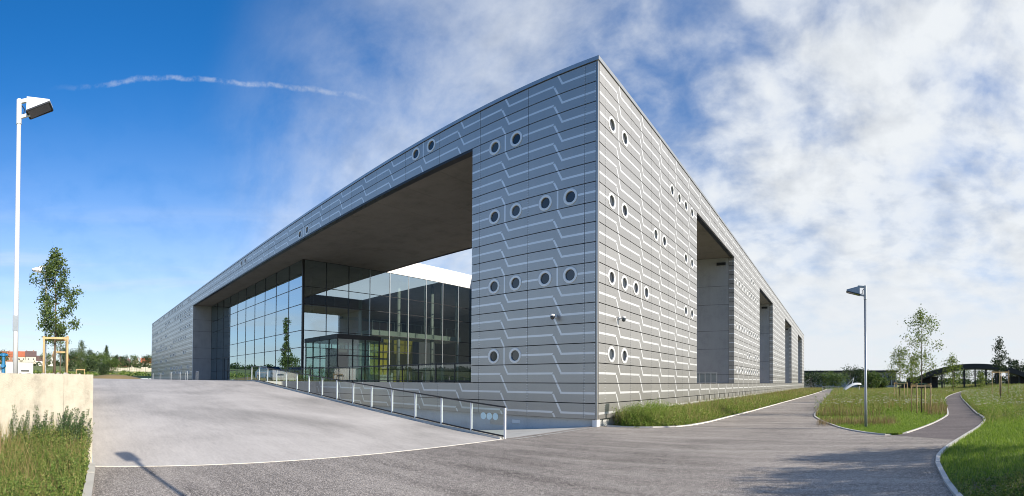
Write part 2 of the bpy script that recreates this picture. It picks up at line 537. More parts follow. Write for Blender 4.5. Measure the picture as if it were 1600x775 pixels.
    M['brick'] = plain('brick_red_wall', (.34, .17, .11), .9, 0, .15, 1)
    M['cream'] = plain('cream_wall', (.62, .56, .44), .9, 0, .08, 1)
    M['rooftile'] = plain('red_roof_tiles', (.42, .13, .065), .85, 0, .18, 1.2)
    M['roofdark'] = plain('dark_roof_tiles', (.13, .085, .08), .85, 0, .18, 1.2)
    M['blue'] = plain('blue_enamel', (.03, .19, .38), .35, .1, .15, 8)
    M['blackmetal'] = plain('black_roof_metal', (.022, .022, .024), .5, .2, .2, 1)
    M['stone'] = plain('pale_rubble', (.50, .46, .38), .95, 0, .25, 1.5, .3)
    M['gravel'] = plain('gravel_stones', (.40, .37, .33), .9, 0, .35, 3, 0, 'World')


make_materials()
# ================================================================== SETTING
FRONT_Y, SIDE_X = 17.4, -9.5
ROOF = 15.34
ROW, Z0 = .835, .1275
RAMP_X0, RAMP_X1, RAMP_Y0, RAMP_Y1 = -9.9, -31.6, .3, 11.78
LEVEL = 1.755                                    # entrance plaza level


def ramp_z(x):
    t = min(1, max(0, (RAMP_X0 - x) / (RAMP_X0 - RAMP_X1)))
    e = .06
    if t < 1 - e: return LEVEL * t / (1 - e / 2)
    k = (1 - e) / (1 - e / 2); q = (t - (1 - e)) / e
    return LEVEL * (k + (1 - k) * (2 * q - q * q))


# open ground on the street level (right of and behind the building) and the raised ground on the other side
g = MB()
g.poly([(-9.9, -3000), (3000, -3000), (3000, 3000), (-9.9, 3000)], -.03)
g.box(-9.92, -9.9, -3, .3, -1, -.03)
g.build('ground', M['ground'], kind='structure')
NX, NY = 70, 60
xs = np.r_[np.linspace(-10.25, -118, 20), np.linspace(-125, -420, 36), np.linspace(-460, -3000, 14)]
ys = np.r_[np.linspace(-3000, -400, 10), np.linspace(-370, 0.28, 24), np.linspace(18, 420, 18), np.linspace(480, 3000, 8)]


def hill_z(x, y):
    d = math.hypot(x, y)
    t = min(1, max(0, (d - 90) / 260.)); t = t * t * (3 - 2 * t)
    return 1.70 + 8.0 * t + .5 * math.sin(x * .03) * math.cos(y * .023) * t


g = MB()
for i in range(len(xs) - 1):
    for j in range(len(ys) - 1):
        a, b, c, d = xs[i + 1], xs[i], ys[j], ys[j + 1]
        if d > .3 and a > -118.5 and c < 137: continue
        if d > .29 and c < .29: continue
        g.add([(a, c, hill_z(a, c)), (b, c, hill_z(b, c)), (b, d, hill_z(b, d)), (a, d, hill_z(a, d))], [(0, 1, 2, 3)])
for i in range(19, len(xs) - 1):
    a, b = xs[i + 1], xs[i]
    g.add([(a, .28, hill_z(a, .28)), (b, .28, hill_z(b, .28)), (b, 18, hill_z(b, 18)), (a, 18, hill_z(a, 18))], [(0, 1, 2, 3)])
g.build('hillside', M['ground'], kind='structure')

# kerb lines (world metres)
strip_line = crom([(-9.3, 17.86), (-8.73, 17.88), (-7.53, 18.05), (-6.45, 18.95), (-5.98, 21.06), (-5.81, 24.93), (-5.54, 30.3), (-5.27, 39.4), (-4.77, 55.8), (-3.9, 88), (-3.2, 140)])
isl_front = crom([(-1.0, 140), (-1.1, 70), (-1.2, 41), (-1.35, 28.7), (-1.03, 24.5), (-.04, 19.9), (.74, 17.88), (1.52, 16.67), (2.07, 16.58), (2.59, 17.4), (3.96, 20.4), (5.3, 23.9), (6.3, 27.2), (8.2, 36), (10.5, 47), (15.6, 66), (24, 92)])
right_line = crom([(25.6, 92), (17.2, 66), (8.92, 31.3), (7.22, 23.2), (5.93, 19.43), (4.26, 15.75), (3.05, 13.18), (2.49, 11.73), (2.21, 10.62), (2.01, 9.1), (1.86, 7.49), (1.9, 5), (2.6, 0), (4, -8), (6, -25)])
bed_line = [(-9.95, .27), (-7.3, .13), (-4.0, -.12), (0, -.7), (2, -3), (2.2, -25)]
bed_line = crom(bed_line, 4)[:-1]

# main sheet: plaza + left path + the right-hand path
MB().poly([(-9.9, .24), (-9.9, 17.86)] + strip_line + isl_front + right_line + [(2.5, -25)] + [p for p in bed_line[::-1]][1:], 0).build('asphalt_path', M['asphalt'], kind='structure')

_ir = [p for p in isl_front[[q[1] for q in isl_front].index(min(q[1] for q in isl_front)):]]
_rr = [p for p in right_line if p[1] > 14.4]
MB().poly(_ir + _rr, .004).build('narrow_path', M['asphalt2'], kind='structure')

# kerb stones: 1 m pieces near the viewpoint, one strip beyond
kerb_root = {}


def kerb(name, line, w, top, near=30):
    L_ = [0]
    for a, b in zip(line, line[1:]): L_.append(L_[-1] + math.dist(a, b))
    n = int(L_[-1] // 1.0)

    def at(s):
        s = min(max(s, 0), L_[-1] - 1e-6)
        i = max(k for k in range(len(L_)) if L_[k] <= s)
        i = min(i, len(line) - 2)
        t = (s - L_[i]) / max(1e-9, L_[i + 1] - L_[i])
        return Vector((line[i][0] + (line[i + 1][0] - line[i][0]) * t, line[i][1] + (line[i + 1][1] - line[i][1]) * t, 0))
    root = empty(name, (0, 0, 0), kind='structure')
    far = MB()
    for k in range(n):
        a, b, mid_ = at(k + .006), at(k + .994), at(k + .5)
        da = (at(k + .05) - at(k - .05)).normalized(); db = (at(k + 1.05) - at(k + .95)).normalized()
        ra = Vector((da.y, -da.x, 0)) * w / 2; rb = Vector((db.y, -db.x, 0)) * w / 2
        z = Vector((0, 0, top + random.uniform(-.006, .006))); zb = Vector((0, 0, -.05))
        q = MB() if mid_.length < near else far
        q.hexa([a - ra + zb, b - rb + zb, b + rb + zb, a + ra + zb], [a - ra + z, b - rb + z, b + rb + z, a + ra + z])
        if q is not far: q.build('kerb_stone', M['kerb'], root)
    if far.v: far.build('kerb_run', M['kerb'], root, kind='stuff')


kerb('kerb_by_facade', strip_line, .10, .05)
kerb('kerb_of_island', isl_front[:], .09, .035)
kerb('kerb_of_meadow', right_line[:], .10, .05)
kerb('kerb_of_weed_bed', bed_line[:8], .14, .06)

# the ramp and the plaza it climbs to
g = MB()
n = 26
for i in range(n):
    a = RAMP_X0 + (RAMP_X1 - RAMP_X0) * i / n; b = RAMP_X0 + (RAMP_X1 - RAMP_X0) * (i + 1) / n
    g.add([(b, RAMP_Y0, ramp_z(b)), (a, RAMP_Y0, ramp_z(a)), (a, RAMP_Y1, ramp_z(a)), (b, RAMP_Y1, ramp_z(b))], [(0, 1, 2, 3)])
g.build('ramp', M['ramp'], kind='structure')
MB().box(RAMP_X0 - .02, RAMP_X0 + .07, .26, RAMP_Y1 + .1, -.05, .012).build('ramp_foot_strip', M['kerb'], kind='structure')
g = MB()
g.poly([(-118.5, .3), (RAMP_X1, .3), (RAMP_X1, RAMP_Y1), (-32.6, RAMP_Y1), (-32.6, FRONT_Y - .06), (-118.5, FRONT_Y - .06)], LEVEL)
g.box(-32.6, -32.5, RAMP_Y1, FRONT_Y - .06, -3, LEVEL - .004)
g.build('entrance_plaza', M['ramp'], kind='structure')
# side cheek of the ramp and the sunken apron between ramp and facade
g = MB()
for i in range(n):
    a = RAMP_X0 + (RAMP_X1 - 1 - RAMP_X0) * i / n; b = RAMP_X0 + (RAMP_X1 - 1 - RAMP_X0) * (i + 1) / n
    y0, y1 = RAMP_Y1 - .02, RAMP_Y1 + .22
    g.hexa([(b, y0, -3), (a, y0, -3), (a, y1, -3), (b, y1, -3)], [(b, y0, ramp_z(b) + .05), (a, y0, ramp_z(a) + .05), (a, y1, ramp_z(a) + .05), (b, y1, ramp_z(b) + .05)])
g.build('ramp_cheek_wall', M['slab'], kind='structure')
ap = lambda x, y: .0 if x > -9.45 else .012 - .076 * (-9.45 - x)
g = MB()
for i in range(12):
    a, b = -9.45 - i * 2, -9.45 - (i + 1) * 2
    g.add([(b, RAMP_Y1 + .2, ap(b, 0)), (a, RAMP_Y1 + .2, ap(a, 0)), (a, FRONT_Y + .4, ap(a, 0)), (b, FRONT_Y + .4, ap(b, 0))], [(0, 1, 2, 3)])
g.build('sunken_apron', M['slab'], kind='structure')

# retaining wall of the raised ground beside the ramp
rw = empty('retaining_wall', (-10.1, 0, 0), label='cream concrete retaining wall behind the weed bed at the foot of the ramp', cat='wall')
for y0, y1, nm in ((-.335, .27, 'wall_panel'), (-3.3, -.339, 'wall_panel'), (-6.3, -3.304, 'wall_panel'), (-9.3, -6.304, 'wall_panel')):
    MB().box(-.28, .1, y0, y1, -.4, 1.875).build(nm, M['wallconc'], rw)
MB().box(-22, -.285, .04, .268, -.4, LEVEL + .004).build('ramp_side_wall', M['wallconc'], rw)

# ================================================================== THE BUILDING
FULL_X, FULL_Y = -117.0, 135.0
OPEN_F = (-73.5, -16.52)
OPENS = [(31.4, 43.3), (57.8, 69.8), (86.2, 98.3), (114.4, 126.5)]
SOF = Z0 + 16 * ROW           # 13.4875
LED = Z0 + 2 * ROW            # 1.7975
BLOCK_IN = -16.52             # inner face of the side block
GX, GY = -41.2, 20.4          # the two curtain walls
COURT_Y0, COURT_Y1 = 30.2, 43.3
bld = empty('exhibition_building', (-9.5, 17.4, 0), label='huge flat-roofed grey building clad in perforated metal with pale circuit-like lines and round windows', cat='building')
BO = Vector((-9.5, 17.4, 0))


def bpart(mb, name, mat, parent=None, smooth=False, **kw):
    me = mb.mesh(name, mat, smooth)
    if parent is None:
        me.transform(Matrix.Translation(-BO))
        return link(name, me, bld, **kw)
    me.transform(Matrix.Translation(-BO))
    return link(name, me, parent, **kw)


# --- facade sheets. local x runs along the wall, z up, -y is outside
LW = .092        # line width
DD = .44         # run of a diagonal


def clip(poly, x0, x1, z0, z1):
    for ax, lim, sg in ((0, x0, 1), (0, x1, -1), (1, z0, 1), (1, z1, -1)):
        out = []
        for i in range(len(poly)):
            p, q = poly[i], poly[(i + 1) % len(poly)]
            dp, dq = sg * (p[ax] - lim), sg * (q[ax] - lim)
            if dp >= 0: out.append(p)
            if dp * dq < 0:
                t = dp / (dp - dq); out.append((p[0] + (q[0] - p[0]) * t, p[1] + (q[1] - p[1]) * t))
        poly = out
        if len(poly) < 3: return []
    return poly


def sheet(mb, x0, x1, z0, z1, c, zm, pattern, rivets=False, T=None, th=.05):
    """one cladding sheet covering [x0,x1]x[z0,z1]; c: centre line of the diagonal, zm: height of the line; pattern 'line'|'pair'|'flat'"""
    g1, g2 = .009, .018
    X0, X1, A, B = x0 + g1, x1 - g1, z0 + g2, z1 - g2
    if X1 - X0 < .03 or B - A < .03: return
    T = T or (lambda x, y, z: (x, y, z))
    hole = []
    if pattern == 'pair':
        hole = [(h, zm) for h in (c - .65, c + .65) if X0 + .34 < h < X1 - .34]
    if not hole:
        fr = [(X0, 0, A), (X1, 0, A), (X1, 0, B), (X0, 0, B)]
        bk = [(X0, th, A), (X1, th, A), (X1, th, B), (X0, th, B)]
        mb.add([T(*p) for p in fr + bk], [(0, 1, 2, 3), (0, 4, 5, 1), (1, 5, 6, 2), (2, 6, 7, 3), (3, 7, 4, 0)], 0)
    else:
        # split the sheet into square tiles round each hole
        cuts = [X0]
        for h, _ in hole: cuts += [h - .36, h + .36]
        cuts.append(X1)
        ns = 20
        for i in range(len(cuts) - 1):
            a, b = cuts[i], cuts[i + 1]
            if i % 2 == 0:
                mb.add([T(*p) for p in [(a, 0, A), (b, 0, A), (b, 0, B), (a, 0, B)]], [(0, 1, 2, 3)], 0)
            else:
                hx = (a + b) / 2
                ring = [(hx + .31 * math.cos(2 * math.pi * k / ns), 0, zm + .31 * math.sin(2 * math.pi * k / ns)) for k in range(ns)]
                outer = []
                for k in range(ns):
                    ca, sa = math.cos(2 * math.pi * k / ns), math.sin(2 * math.pi * k / ns)
                    q = min(((b - a) / 2) / max(1e-6, abs(ca)), ((B - zm) if sa > 0 else (zm - A)) / max(1e-6, abs(sa)))
                    outer.append((hx + q * ca, 0, zm + q * sa))
                # add exact corners
                mb.add([T(*p) for p in ring + outer], [(k, ns + k, ns + (k + 1) % ns, (k + 1) % ns) for k in range(ns)], 0)
                for cx_, cz_ in ((b, B), (a, B), (a, A), (b, A)):
                    ang = math.atan2(cz_ - zm, cx_ - hx) % (2 * math.pi)
                    k = int(ang / (2 * math.pi) * ns)
                    mb.add([T(*outer[k]), T(cx_, 0, cz_), T(*outer[(k + 1) % ns])], [(0, 1, 2)], 0)
        fr = [(X0, 0, A), (X1, 0, A), (X1, 0, B), (X0, 0, B)]
        bk = [(X0, th, A), (X1, th, A), (X1, th, B), (X0, th, B)]
        mb.add([T(*p) for p in fr + bk], [(0, 4, 5, 1), (1, 5, 6, 2), (2, 6, 7, 3), (3, 7, 4, 0)], 0)
    if rivets:
        for e in (X0 + .028, X1 - .028):
            for q in range(7):
                z = A + (B - A) * (q + .5) / 7
                mb.add([T(e - .013, -.005, z - .013), T(e + .013, -.005, z - .013), T(e + .013, -.005, z + .013), T(e - .013, -.005, z + .013)], [(0, 1, 2, 3)], 1)
    # lines
    h = LW / 2
    sl = ROW / DD
    k = h * math.sqrt(1 + sl * sl) / sl      # half width of the diagonal along x
    qs = []
    if c is None:
        qs.append([(x0 - 1, zm - h), (x1 + 1, zm - h), (x1 + 1, zm + h), (x0 - 1, zm + h)])
    elif pattern == 'pair':
        qs += [[(x0 - 1, zm - h), (c - 1.02, zm - h), (c - 1.02, zm + h), (x0 - 1, zm + h)],
               [(c + 1.02, zm - h), (x1 + 1, zm - h), (x1 + 1, zm + h), (c + 1.02, zm + h)],
               [(c - h * .9, zm - 1), (c + h * .9, zm - 1), (c + h * .9, zm + 1), (c - h * .9, zm + 1)]]
    elif pattern == 'line':
        a, b = c - DD / 2, c + DD / 2
        dxm = h / sl
        qs += [[(x0 - 1, zm - h), (a - k + dxm, zm - h), (a + k - dxm, zm + h), (x0 - 1, zm + h)],
               [(a - k + dxm, zm - h), (c - k, zm - ROW / 2), (c + k, zm - ROW / 2), (a + k + dxm, zm - h)],
               [(b - k - dxm, zm + h), (c - k, zm + ROW / 2), (c + k, zm + ROW / 2), (b + k - dxm, zm + h)][::-1],
               [(b - k + dxm, zm - h), (x1 + 1, zm - h), (x1 + 1, zm + h), (b - k - dxm, zm + h)]]
    for q in qs:
        q = clip(q, X0, X1, A, B)
        if len(q) >= 3:
            ar = sum(q[i][0] * q[(i + 1) % len(q)][1] - q[(i + 1) % len(q)][0] * q[i][1] for i in range(len(q)))
            if ar < 0: q = q[::-1]
            mb.add([T(x, -.004, z) for x, z in q], [tuple(range(len(q)))], 1)


cache = {}
cand = []       # (apparent size, wall, x0, x1, z0, z1, c, zm, pattern)
windows = []
W_FRONT = {(-1, 15), (-1, 11), (0, 11), (-1, 7), (0, 7), (-1, 3), (-3, 17), (-8, 16), (-13, 17)}
W_SIDE = {(0, 15), (3, 15), (4, 15), (0, 11), (2, 11), (4, 11), (0, 7), (1, 7), (4, 7), (0, 3)}
for k in range(10, 15):
    for r in (15, 13, 8, 5, 3):
        if random.random() < (.95 if r in (13, 8, 3) else .45): W_SIDE.add((k, r))
for k in range(20, 26):
    for r in (15, 12, 8, 5):
        if random.random() < .35: W_SIDE.add((k, r))
for k in range(-35, -21):
    for r in (17, 15, 14, 12, 10, 9, 7, 6, 4, 3):
        if random.random() < .42: W_FRONT.add((k, r))


def gather(wall, J0, m, off, s0, s1, opens, wins, base):
    k0, k1 = math.floor((s0 - J0) / m), math.ceil((s1 - J0) / m)
    for k in range(k0, k1):
        for r in range(18):
            z0, z1 = Z0 + r * ROW, Z0 + (r + 1) * ROW
            zm = (z0 + z1) / 2
            if r == 0: z0 = .3
            a, b = max(J0 + k * m, s0), min(J0 + (k + 1) * m, s1)
            if b - a < .04: continue
            spans = [(a, b)]
            if 2 <= r < 16:
                for o0, o1 in opens:
                    nx = []
                    for p, q in spans:
                        if o1 <= p or o0 >= q: nx.append((p, q)); continue
                        if o0 > p: nx.append((p, o0))
                        if o1 < q: nx.append((o1, q))
                    spans = nx
            c = J0 + k * m + off
            pat = 'pair' if (k, r) in wins else 'line'
            for p, q in spans:
                if q - p < .04: continue
                cc = c if p - 1 < c < q + 1 else None
                pp = pat
                if pat == 'pair' and not (p < c - .99 and q > c + .99): pp = 'line'
                if wall == 'front': P = Vector(((p + q) / 2, FRONT_Y, zm)); nrm = Vector((0, -1, 0))
                else: P = Vector((SIDE_X, (p + q) / 2, zm)); nrm = Vector((1, 0, 0))
                d = Vector((0, 0, EYE)) - P
                size = (q - p) * (z1 - z0) * abs(d.normalized().dot(nrm)) / d.length_squared
                cand.append((size, wall, p, q, z0, z1, cc, zm, pp))
                if pp == 'pair': windows.extend([(wall, c - .65, zm), (wall, c + .65, zm)])


gather('front', -13.035, 2.953, 1.60, FULL_X, SIDE_X - .05, [OPEN_F], W_FRONT, 0)
gather('side', 18.03, 2.583, 1.25, FRONT_Y + .05, FULL_Y, OPENS, W_SIDE, 0)
cand.sort(key=lambda t: -t[0])
far_f, far_s = MB(), MB()
TF = lambda x, y, z: (x - BO.x, y + FRONT_Y - .05 - BO.y, z)
TS = lambda x, y, z: (SIDE_X + .05 - y - BO.x, x - BO.y, z)
for i, (sz, wall, p, q, z0, z1, c, zm, pat) in enumerate(cand):
    if i < 300:
        key = (round(q - p, 3), round(z1 - z0, 3), None if c is None else round(c - p, 3), round(zm - z0, 3), pat)
        if key not in cache:
            mb = MB(); sheet(mb, 0, q - p, 0, z1 - z0, None if c is None else c - p, zm - z0, pat, True)
            cache[key] = mb.mesh('panel', [M['panel'], M['stripe']])
        if wall == 'front':
            link('panel', cache[key], bld, Vector((p, FRONT_Y - .05, z0)) - BO)
        else:
            link('panel', cache[key], bld, Vector((SIDE_X + .05, p, z0)) - BO, R(90))
    else:
        sheet(far_f if wall == 'front' else far_s, p, q, z0, z1, c, zm, pat, T=TF if wall == 'front' else TS)
far_f.build('far_panels', [M['panel'], M['stripe']], bld, kind='stuff')
far_s.build('far_panels', [M['panel'], M['stripe']], bld, kind='stuff')

# --- round windows: pale ring with a deep collar, dark pane set back
mb = MB(); n = 28
prof = [(.352, .012), (.352, -.016), (.342, -.02), (.25, -.02), (.24, -.012), (.24, .16)]
for r_, y_ in prof:
    for k in range(n): mb.v.append((r_ * math.cos(2 * math.pi * k / n), y_, r_ * math.sin(2 * math.pi * k / n)))
for i in range(len(prof) - 1):
    for k in range(n): mb.f.append([i * n + k, (i + 1) * n + k, (i + 1) * n + (k + 1) % n, i * n + (k + 1) % n]); mb.mi.append(0)
ring_me = mb.mesh('round_window', M['ring'])
mb = MB(); mb.add([(.245 * math.cos(2 * math.pi * k / n), .05, .245 * math.sin(2 * math.pi * k / n)) for k in range(n)], [tuple(range(n))])
pane_me = mb.mesh('pane', M['darkglass'])
for wall, s, z in windows:
    if wall == 'front': o = link('round_window', ring_me, bld, Vector((s, FRONT_Y - .05, z)) - BO)
    else: o = link('round_window', ring_me, bld, Vector((SIDE_X + .05, s, z)) - BO, R(90))
    link('pane', pane_me, o)

# --- mass behind the sheets
core = MB()
yb, xb = FRONT_Y + .06, SIDE_X - .06
core.box(OPEN_F[1] + .02, xb, yb, OPENS[0][0] - .02, .3, SOF)                       # corner block
prev = OPENS[0][1] + .02
for o in OPENS[1:] + [(FULL_Y, 0)]:
    core.box(BLOCK_IN, xb, prev, o[0] - .02, .3, SOF); prev = o[1] + .02
core.box(FULL_X + .05, OPEN_F[0] - .02, yb, 60, .3, SOF)                            # far block of the entrance front
core.box(FULL_X + .05, xb, yb, COURT_Y0, SOF + .004, 15.14)                         # beam over the entrance
core.box(BLOCK_IN, xb, COURT_Y0, FULL_Y - .05, SOF + .004, 15.14)                   # beam along the side
core.box(OPEN_F[0] - .02, OPEN_F[1] + .02, yb, yb + .5, .3, LED - .06)                  # base under the entrance opening
core.box(SIDE_X - .5, xb, OPENS[0][0] - .02, FULL_Y - .05, -.3, LED - .06)
bpart(core, 'wall_core', M['core'])
# front sheet of the core must stay dark behind joints; plinth below the cladding
pl = MB()
pl.box(-73, SIDE_X - .12, FRONT_Y + .12, FRONT_Y + .5, -3, .298)
pl.box(SIDE_X - .5, SIDE_X - .12, FRONT_Y + .5, FULL_Y - .3, -.3, .298)
bpart(pl, 'plinth', M['plinth'])
MB_ = MB().box(SIDE_X - .2, SIDE_X + .012, FRONT_Y - .012, FRONT_Y + .25, -.3, .292)
bpart(MB_, 'corner_foot', M['white'])
cp = MB()
cp.box(FULL_X, SIDE_X + .09, FRONT_Y - .09, FRONT_Y + .6, 15.175, ROOF)
cp.box(SIDE_X - .6, SIDE_X + .09, FRONT_Y + .6, FULL_Y, 15.175, ROOF)
bpart(cp, 'roof_coping', M['coping'])
ct = MB().box(SIDE_X - .04, SIDE_X + .046, FRONT_Y - .046, FRONT_Y + .04, .3, 15.17)
bpart(ct, 'corner_trim', M['panel'])
rf = MB()
rf.box(FULL_X + .5, SIDE_X - .5, FRONT_Y + .5, COURT_Y0, 15.142, 15.2)
rf.box(BLOCK_IN + .1, SIDE_X - .5, COURT_Y0 + .01, FULL_Y - .5, 15.142, 15.2)
rf.box(FULL_X + .5, GX - .5, COURT_Y0 + .01, 60, 15.0, 15.06)
bpart(rf, 'roof', M['greyconc'])
# --- entrance recess: soffit boards, lip, reveal
sf = MB()
ny = 5; nx = 19
for i in range(nx):
    for j in range(ny):
        x0 = OPEN_F[0] + (OPEN_F[1] - OPEN_F[0]) * i / nx; x1 = OPEN_F[0] + (OPEN_F[1] - OPEN_F[0]) * (i + 1) / nx
        y0 = FRONT_Y + .35 + (COURT_Y0 - FRONT_Y - .35) * j / ny; y1 = FRONT_Y + .35 + (COURT_Y0 - FRONT_Y - .35) * (j + 1) / ny
        q = MB().box(x0 + .006, x1 - .006, y0 + .006, y1 - .006, SOF - .06, SOF - .005)
        bpart(q, 'soffit_panel', M['soffit'])
lp = MB().box(OPEN_F[0], OPEN_F[1], FRONT_Y - .045, FRONT_Y + .34, SOF - .11, SOF + .014)
bpart(lp, 'lintel_edge', M['darkmetal'])
lg = MB().box(OPEN_F[0], OPEN_F[1], FRONT_Y - .045, FRONT_Y + .6, LED - .055, LED - .02)
bpart(lg, 'ledge_cap', M['coping'])
zj = [1.8, 5.1, 6.8, 9.4, 11.2, SOF - .065]
for a, b in zip(zj, zj[1:]):
    q = MB().box(OPEN_F[0] - .06, OPEN_F[0] + .02, FRONT_Y + .02, GY + .0, a + .015, b - .015)
    bpart(q, 'reveal_panel', M['greyconc'])
q = MB().box(OPEN_F[0] - .05, OPEN_F[0] + .045, FRONT_Y - .055, FRONT_Y + .015, LED - .01, SOF - .12)
bpart(q, 'reveal_edge', M['stripe'])
q = MB()
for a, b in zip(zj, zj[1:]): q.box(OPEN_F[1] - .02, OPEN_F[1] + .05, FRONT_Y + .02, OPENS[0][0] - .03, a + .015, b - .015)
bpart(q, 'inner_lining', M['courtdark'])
# inside floors
fl = MB()
fl.box(-75, BLOCK_IN, FRONT_Y + .56, 60, LED - .4, LED - .03)
fl.box(BLOCK_IN, SIDE_X - .5, OPENS[0][0], OPENS[0][1], LED - .4, LED - .03)
bpart(fl, 'forecourt_floor', M['ramp'])
# --- openings in the long side
for i, (a, b) in enumerate(OPENS):
    zz = [1.8, 2.6, 4.98, 6.65, 9.09, 10.8, SOF - .065] if i == 0 else [1.8, 5.0, 9.1, SOF - .065]
    for z0, z1 in zip(zz, zz[1:]):
        q = MB().box(BLOCK_IN, SIDE_X - .46, b - .02, b + .04, z0 + .012, z1 - .012)
        bpart(q, 'reveal_panel', M['greyconc'])
        q = MB().box(BLOCK_IN, SIDE_X - .02, a - .04, a + .02, z0 + .012, z1 - .012)
        bpart(q, 'reveal_panel', M['greyconc'])
    for r in range(2, 16):          # folded-in ends of the cladding
        q = MB(); sheet(q, SIDE_X - .45, SIDE_X + .045, Z0 + r * ROW, Z0 + (r + 1) * ROW, None, Z0 + (r + .5) * ROW, 'line', T=lambda x, y, z: (x, b - .045 + y, z))
        bpart(q, 'panel_return', [M['panel'], M['stripe']])
    q = MB().box(BLOCK_IN, SIDE_X - .02, a + .02, b - .05, SOF - .07, SOF - .004); bpart(q, 'soffit_panel', M['soffit'])
    q = MB().box(SIDE_X - .3, SIDE_X + .045, a, b, SOF - .10, SOF - .072); bpart(q, 'lintel_edge', M['darkmetal'])
    q = MB().box(SIDE_X - .55, SIDE_X + .045, a, b, LED - .055, LED - .02); bpart(q, 'ledge_cap', M['coping'])
    q = MB().box(SIDE_X - 1.6, SIDE_X - .75, b - .10, b - .022, SOF - .75, SOF - .5); bpart(q, 'ventilation_grille', M['darkmetal'])
    if i:
        q = MB().box(BLOCK_IN, SIDE_X - .5, a, b, LED - .4, LED - .03); bpart(q, 'passage_floor', M['ramp'])
# small ports along the foot of the side
for k in range(14):
    y = 31.6 + k * 1.55
    q = MB().add([(SIDE_X + .056, y + .11 * math.cos(2 * math.pi * j / 12), .80 + .21 * math.sin(2 * math.pi * j / 12)) for j in range(12)]
                 + [(SIDE_X + .02, y + .11 * math.cos(2 * math.pi * j / 12), .80 + .21 * math.sin(2 * math.pi * j / 12)) for j in range(12)],
                 [tuple(range(12))] + [(j, 12 + j, 12 + (j + 1) % 12, (j + 1) % 12) for j in range(12)])
    bpart(q, 'vent_port', M['darkmetal'])

# --- curtain walls
zb = [LED - .03, 3.12, 5.02, 6.66, 9.18, 10.87, SOF - .065]
nb = 10; wx = (GX - OPEN_F[0]) / nb
fxs = [OPEN_F[0] + i * wx for i in range(nb + 1)]
sy = [GY + i * 2.573 for i in range(10)]
glass_cache = {}


def pane(w, h, loc, rz):
    key = (round(w, 3), round(h, 3))
    if key not in glass_cache:
        glass_cache[key] = MB().add([(0, 0, 0), (w, 0, 0), (w, 0, h), (0, 0, h)], [(0, 1, 2, 3)]).mesh('glass_pane', M['glass'])
    link('glass_pane', glass_cache[key], bld, Vector(loc) - BO, rz)


jit = random.Random(3)
for i in range(nb):
    for a, b in zip(zb, zb[1:]):
        pane(fxs[i + 1] - fxs[i] - .06, b - a - .05, (fxs[i] + .03, GY, a + .025), R(jit.uniform(-.12, .12)))
for i in range(len(sy) - 1):
    for a, b in zip(zb, zb[1:]):
        if i == 1 and b < 5.1: continue          # doorway behind the vestibule
        pane(sy[i + 1] - sy[i] - .06, b - a - .05, (GX, sy[i] + .03, a + .025), R(90) + R(jit.uniform(-.12, .12)))
for x in fxs[:-1]: bpart(MB().box(x - .035, x + .035, GY - .03, GY + .14, LED, SOF - .07), 'mullion', M['darkmetal'])
bpart(MB().box(GX - .14, GX + .06, GY - .06, GY + .14, LED, SOF - .07), 'corner_mullion', M['darkmetal'])
for y in sy[1:]: bpart(MB().box(GX - .14, GX + .03, y - .035, y + .035, LED, SOF - .07), 'mullion', M['steel'] if y > 28 else M['darkmetal'])
for z in zb:
    bpart(MB().box(OPEN_F[0], GX - .145, GY - .025, GY + .09, z - .03, z + .03), 'transom', M['darkmetal'])
    bpart(MB().box(GX - .09, GX + .025, GY + .145, sy[-1], z - .03, z + .03), 'transom', M['darkmetal'])
# entrance doors in the far bays of the front
for x in (-66.4, -64.6): bpart(MB().box(x - .04, x + .04, GY - .06, GY + .02, LED, 4.9), 'door_frame', M['darkmetal'])
# white attic above the side glazing, court walls
bpart(MB().box(GX - .4, GX + .05, COURT_Y0 + .02, COURT_Y1, SOF - .06, 15.1), 'attic_wall', M['render'])
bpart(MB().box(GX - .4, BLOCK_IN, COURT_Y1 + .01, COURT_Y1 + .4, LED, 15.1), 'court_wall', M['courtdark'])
bpart(MB().box(GX, BLOCK_IN, COURT_Y0 - .3, COURT_Y0 + .01, SOF - .06, 15.19), 'court_parapet', M['render'])
# --- hall behind the glass
hall = MB()
hall.box(-74, -73.6, GY, 60, LED, SOF)
hall.box(-73.6, GX - .4, 59.6, 60, LED, SOF)
bpart(hall, 'hall_back_wall', M['greyconc'])
bpart(MB().box(-73.6, GX - .45, COURT_Y0 + .03, 59.6, SOF - .04, SOF + .3), 'hall_ceiling', M['greyconc'])
bpart(MB().box(-46, GX - 1.6, 29.5, 43, 6.82, 7.42), 'gallery_slab', M['slabpale'])
for k in range(5):
    y = 30.5 + k * .62
    for z0, z1 in ((2.6, 4.3), (4.5, 6.3)): bpart(MB().box(-44.6, -44.5, y, y + .46, z0, z1), 'yellow_fin', M['yellow'])
bpart(MB().box(-50.3, -50.1, 36.4, 41.2, LED, 7.4), 'yellow_wall', M['yellow_shaded'])
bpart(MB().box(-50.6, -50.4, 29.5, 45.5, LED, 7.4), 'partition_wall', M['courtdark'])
bpart(MB().box(-56, -55.8, 29.5, 42, 7.43, 10.2), 'timber_wall', M['brown'])
for y in (28.4, 33.6, 38.7, 43.0):
    bpart(MB().tube([(GX - 2.2, y, LED), (GX - 2.2, y, SOF)], .2, 12), 'hall_column', M['white'], smooth=True)
for y in (33.5, 36.0, 38.6, 41.0):
    bpart(MB().bar((GX - .5, y, 7.5), (GX - .5, y, SOF - .1), .1), 'glazing_post', M['steel'])
gr = MB()
for k in range(14): gr.bar((GX - 1.65, 29.6 + k, 7.42), (GX - 1.65, 29.6 + k, 8.4), .03)
gr.bar((GX - 1.65, 29.6, 8.4), (GX - 1.65, 42.9, 8.4), .05)
bpart(gr, 'gallery_railing', M['steel'])
